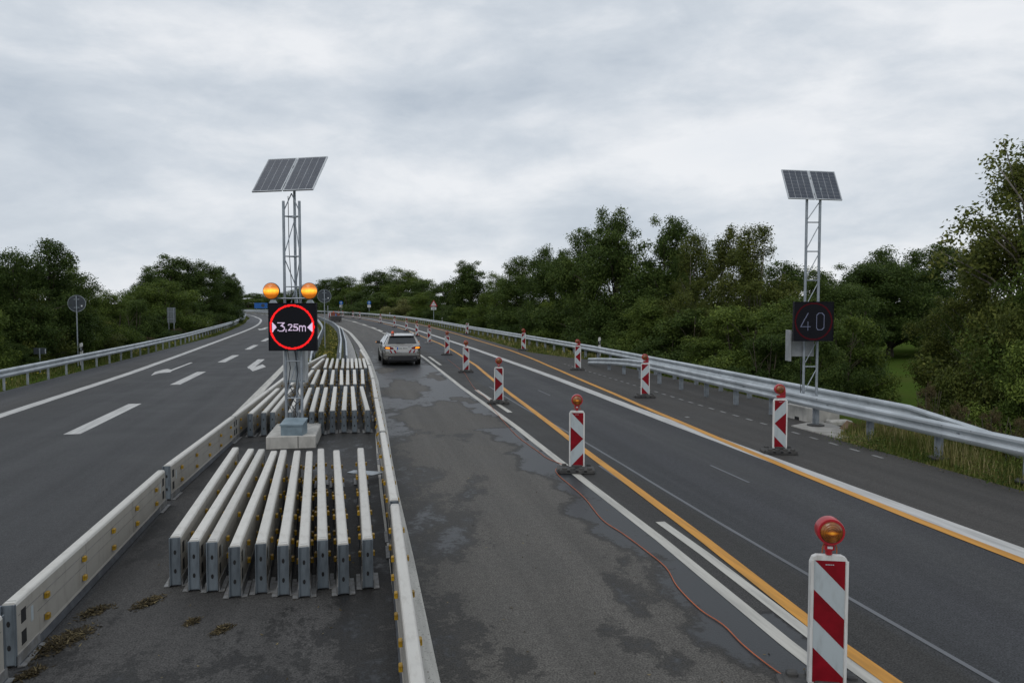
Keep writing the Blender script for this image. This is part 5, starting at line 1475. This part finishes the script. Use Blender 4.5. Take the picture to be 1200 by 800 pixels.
RB = [
 (1178, 352, 150, 21.5, 'bush3', 'bush', 'wide olive bush with reddish tinge under the loose tree at the right edge'),
 (1215, 395, 150, 19.5, 'bush1', 'bush', 'green bush at the right edge above the guard rail end'),
 (1142, 372, 60, 33, 'bush1', 'bush', 'bush at the right rim of the green meadow'),
 (1000, 352, 80, 40, 'bush2', 'bush', 'dark bush left of the green meadow, beyond the display reading 40'),
 (985, 372, 130, 29, 'bush1', 'bush', 'broad green bush right behind the display reading 40'),
 (925, 352, 140, 31, 'green2', 'bush', 'tall green bush left behind the right display'),
 (868, 360, 150, 30, 'bush1', 'bush', 'light green bush behind the front guard rail, left of the right display'),
 (812, 362, 130, 34, 'bush2', 'bush', 'dark bush behind the right-shoulder beacon second nearest'),
 (765, 350, 120, 38, 'green2', 'bush', 'green bush below the tallest dark trees'),
 (722, 365, 100, 41, 'bush2', 'bush', 'dark low bush behind the white marker post on the right'),
 (690, 352, 90, 47, 'bush2', 'bush', 'dark bush left of the white marker post on the right'),
 (652, 352, 84, 52, 'bush1', 'bush', 'greenish bush behind the fourth right-shoulder beacon'),
 (618, 356, 76, 58, 'bush2', 'bush', 'dark low bush above the grass edge'),
 (586, 358, 66, 64, 'bush2', 'bush', 'dark low bush below the dip in the tree line'),
 (556, 360, 60, 70, 'bush1', 'bush', 'low bush behind the lampless beacon'),
 (532, 358, 50, 80, 'bush2', 'bush', 'low dark bush right of the triangular warning sign'),
 (482, 351, 74, 100, 'pale', 'bush', 'pale olive rounded bush on the outside of the bend'),
 (962, 395, 90, 26.5, 'bush2', 'bush', 'dark low bush between the ladder mast and the guard rail'),
 (898, 392, 110, 27, 'bush2', 'bush', 'dark low bush behind the nearest right-shoulder beacon'),
 (842, 395, 110, 29, 'bush1', 'bush', 'low leafy bush along the rail left of the nearest right-shoulder beacon'),
 (786, 392, 100, 32, 'bush2', 'bush', 'low dark bush along the rail under the birches'),
]
for px, yt, w, Y, k, nme, lb in RB: tree(px, yt, w, Y, k, nme, lb, GB)
for px, yt, w, Y, lb in ((1092, 448, 36, 17.6, 'tall brown dry shrub at the sinking end of the rear guard rail'), (1124, 470, 34, 15.8, 'brown dry shrub right of the sinking rail end'), (1168, 478, 36, 15.0, 'straw coloured dry shrub below the olive bush at the right edge'), (1046, 468, 30, 18.6, 'small brown dry shrub in front of the green meadow'), (1205, 486, 40, 14.2, 'dry straw shrub at the right picture edge above the rail')):
    tree(px, yt, w, Y, 'dry', 'dry_shrub', lb, 'dry shrubs at the right rail end')
FT = [
 (300, 346, 40, 330, 'oak3', 'far tree under the gap left of the lit display'), (325, 344, 40, 320, 'green1', 'far tree hidden mostly by the lit display'),
 (352, 342, 40, 300, 'oak1', 'far tree behind the right amber lamp'), (384, 330, 44, 260, 'oak3', 'far tree behind the round sign in the median'),
 (404, 327, 36, 240, 'oak1', 'far round tree right of the median sign'), (428, 333, 36, 236, 'green1', 'far lower tree above the farther round blue sign'),
 (446, 321, 44, 215, 'oak3', 'far broad tree, left half of the domed group above the car'), (472, 318, 50, 205, 'green1', 'far broad tree, right half of the domed group above the car'),
 (494, 334, 34, 190, 'oak1', 'far dark tree right of the domed group'), (414, 345, 44, 220, 'bush2', 'far low bush between the round blue signs'),
 (445, 345, 50, 195, 'bush2', 'far low bush under the domed group'), (468, 350, 40, 175, 'bush1', 'far low bush left of the pale rounded bush'), (390, 347, 40, 245, 'bush2', 'far low bush behind the pole in the median'),
 (338, 350, 60, 310, 'bush2', 'far low bush behind the amber lamps'), (290, 352, 40, 300, 'bush1', 'far low bush in the gap beside the left wood'),
]
for px, yt, w, Y, k, lb in FT: tree(px, yt - 2, w * 1.5, Y, k, 'bush' if 'bush' in k else 'tree', lb, GF)
LT = [
 (18, 297, 110, 36, 'oak3', 'dark tree at the left picture edge'), (58, 284, 96, 38, 'oak1', 'tallest dark tree of the left group, above the round sign'),
 (-42, 290, 120, 34, 'oak1', 'dark tree half outside the left picture edge'), (88, 312, 70, 43, 'green1', 'lower dark green tree right behind the tall round sign'),
 (118, 338, 70, 50, 'green2', 'low tree on the falling edge of the left group'), (148, 347, 50, 62, 'green1', 'low tree in the gap between the two left groups'),
 (200, 301, 84, 88, 'oak2', 'dark tall tree of the middle wood, leftmost of its top'), (232, 308, 70, 92, 'oak3', 'dark tree in the middle of the middle wood'),
 (174, 318, 50, 84, 'oak1', 'dark tree on the left shoulder of the middle wood'), (260, 314, 52, 104, 'oak1', 'dark tree towards the right end of the middle wood'), (273, 322, 28, 120, 'oak2', 'last dark narrow tree of the middle wood before the bend'),
]
for px, yt, w, Y, k, lb in LT: tree(px, yt, w, Y, k, 'tree', lb, GL)
LB = [
 (188, 330, 96, 66, 'green2', 'yellowish green round bush in front of the middle wood'), (158, 352, 60, 60, 'bush2', 'dark bush left of the upright grey panel'),
 (182, 372, 60, 58, 'bush2', 'dark low bush in front of the upright grey panel'), (132, 358, 70, 50, 'bush1', 'green bush between the left groups'), (108, 372, 70, 44, 'bush3', 'olive bush right of the tall round sign'),
 (62, 352, 90, 36, 'bush1', 'wide leafy bush left of the tall round sign'), (20, 345, 100, 33, 'bush3', 'olive bush under the dark trees at the left edge'), (-28, 360, 110, 30, 'bush1', 'bush cut off by the left picture edge'),
 (225, 352, 60, 78, 'bush2', 'dark bush right of the upright grey panel'), (252, 352, 40, 95, 'bush1', 'green bush at the foot of the middle wood'), (270, 354, 30, 112, 'bush2', 'small dark bush at the bend end of the middle wood'),
 (80, 392, 60, 37, 'bush2', 'low dark bush behind the tall round sign pole'), (18, 402, 50, 32.5, 'bush2', 'low dark bush behind the small low sign'),
]
for px, yt, w, Y, k, lb in LB: tree(px, yt, w, Y, k, 'bush', lb, GC)
for px, yt, w, Y, lb in ((236, 377, 24, 72, 'brown dry shrub behind the left rail near the bare post'), (208, 384, 24, 62, 'brown dry shrub behind the left rail below the upright panel'), (255, 371, 20, 92, 'brown dry shrub far along the left rail'), (170, 394, 24, 52, 'brown dry shrub behind the left rail, nearest of its kind there')):
    tree(px, yt, w, Y, 'dry', 'dry_shrub', lb, 'dry shrubs behind the left rail')
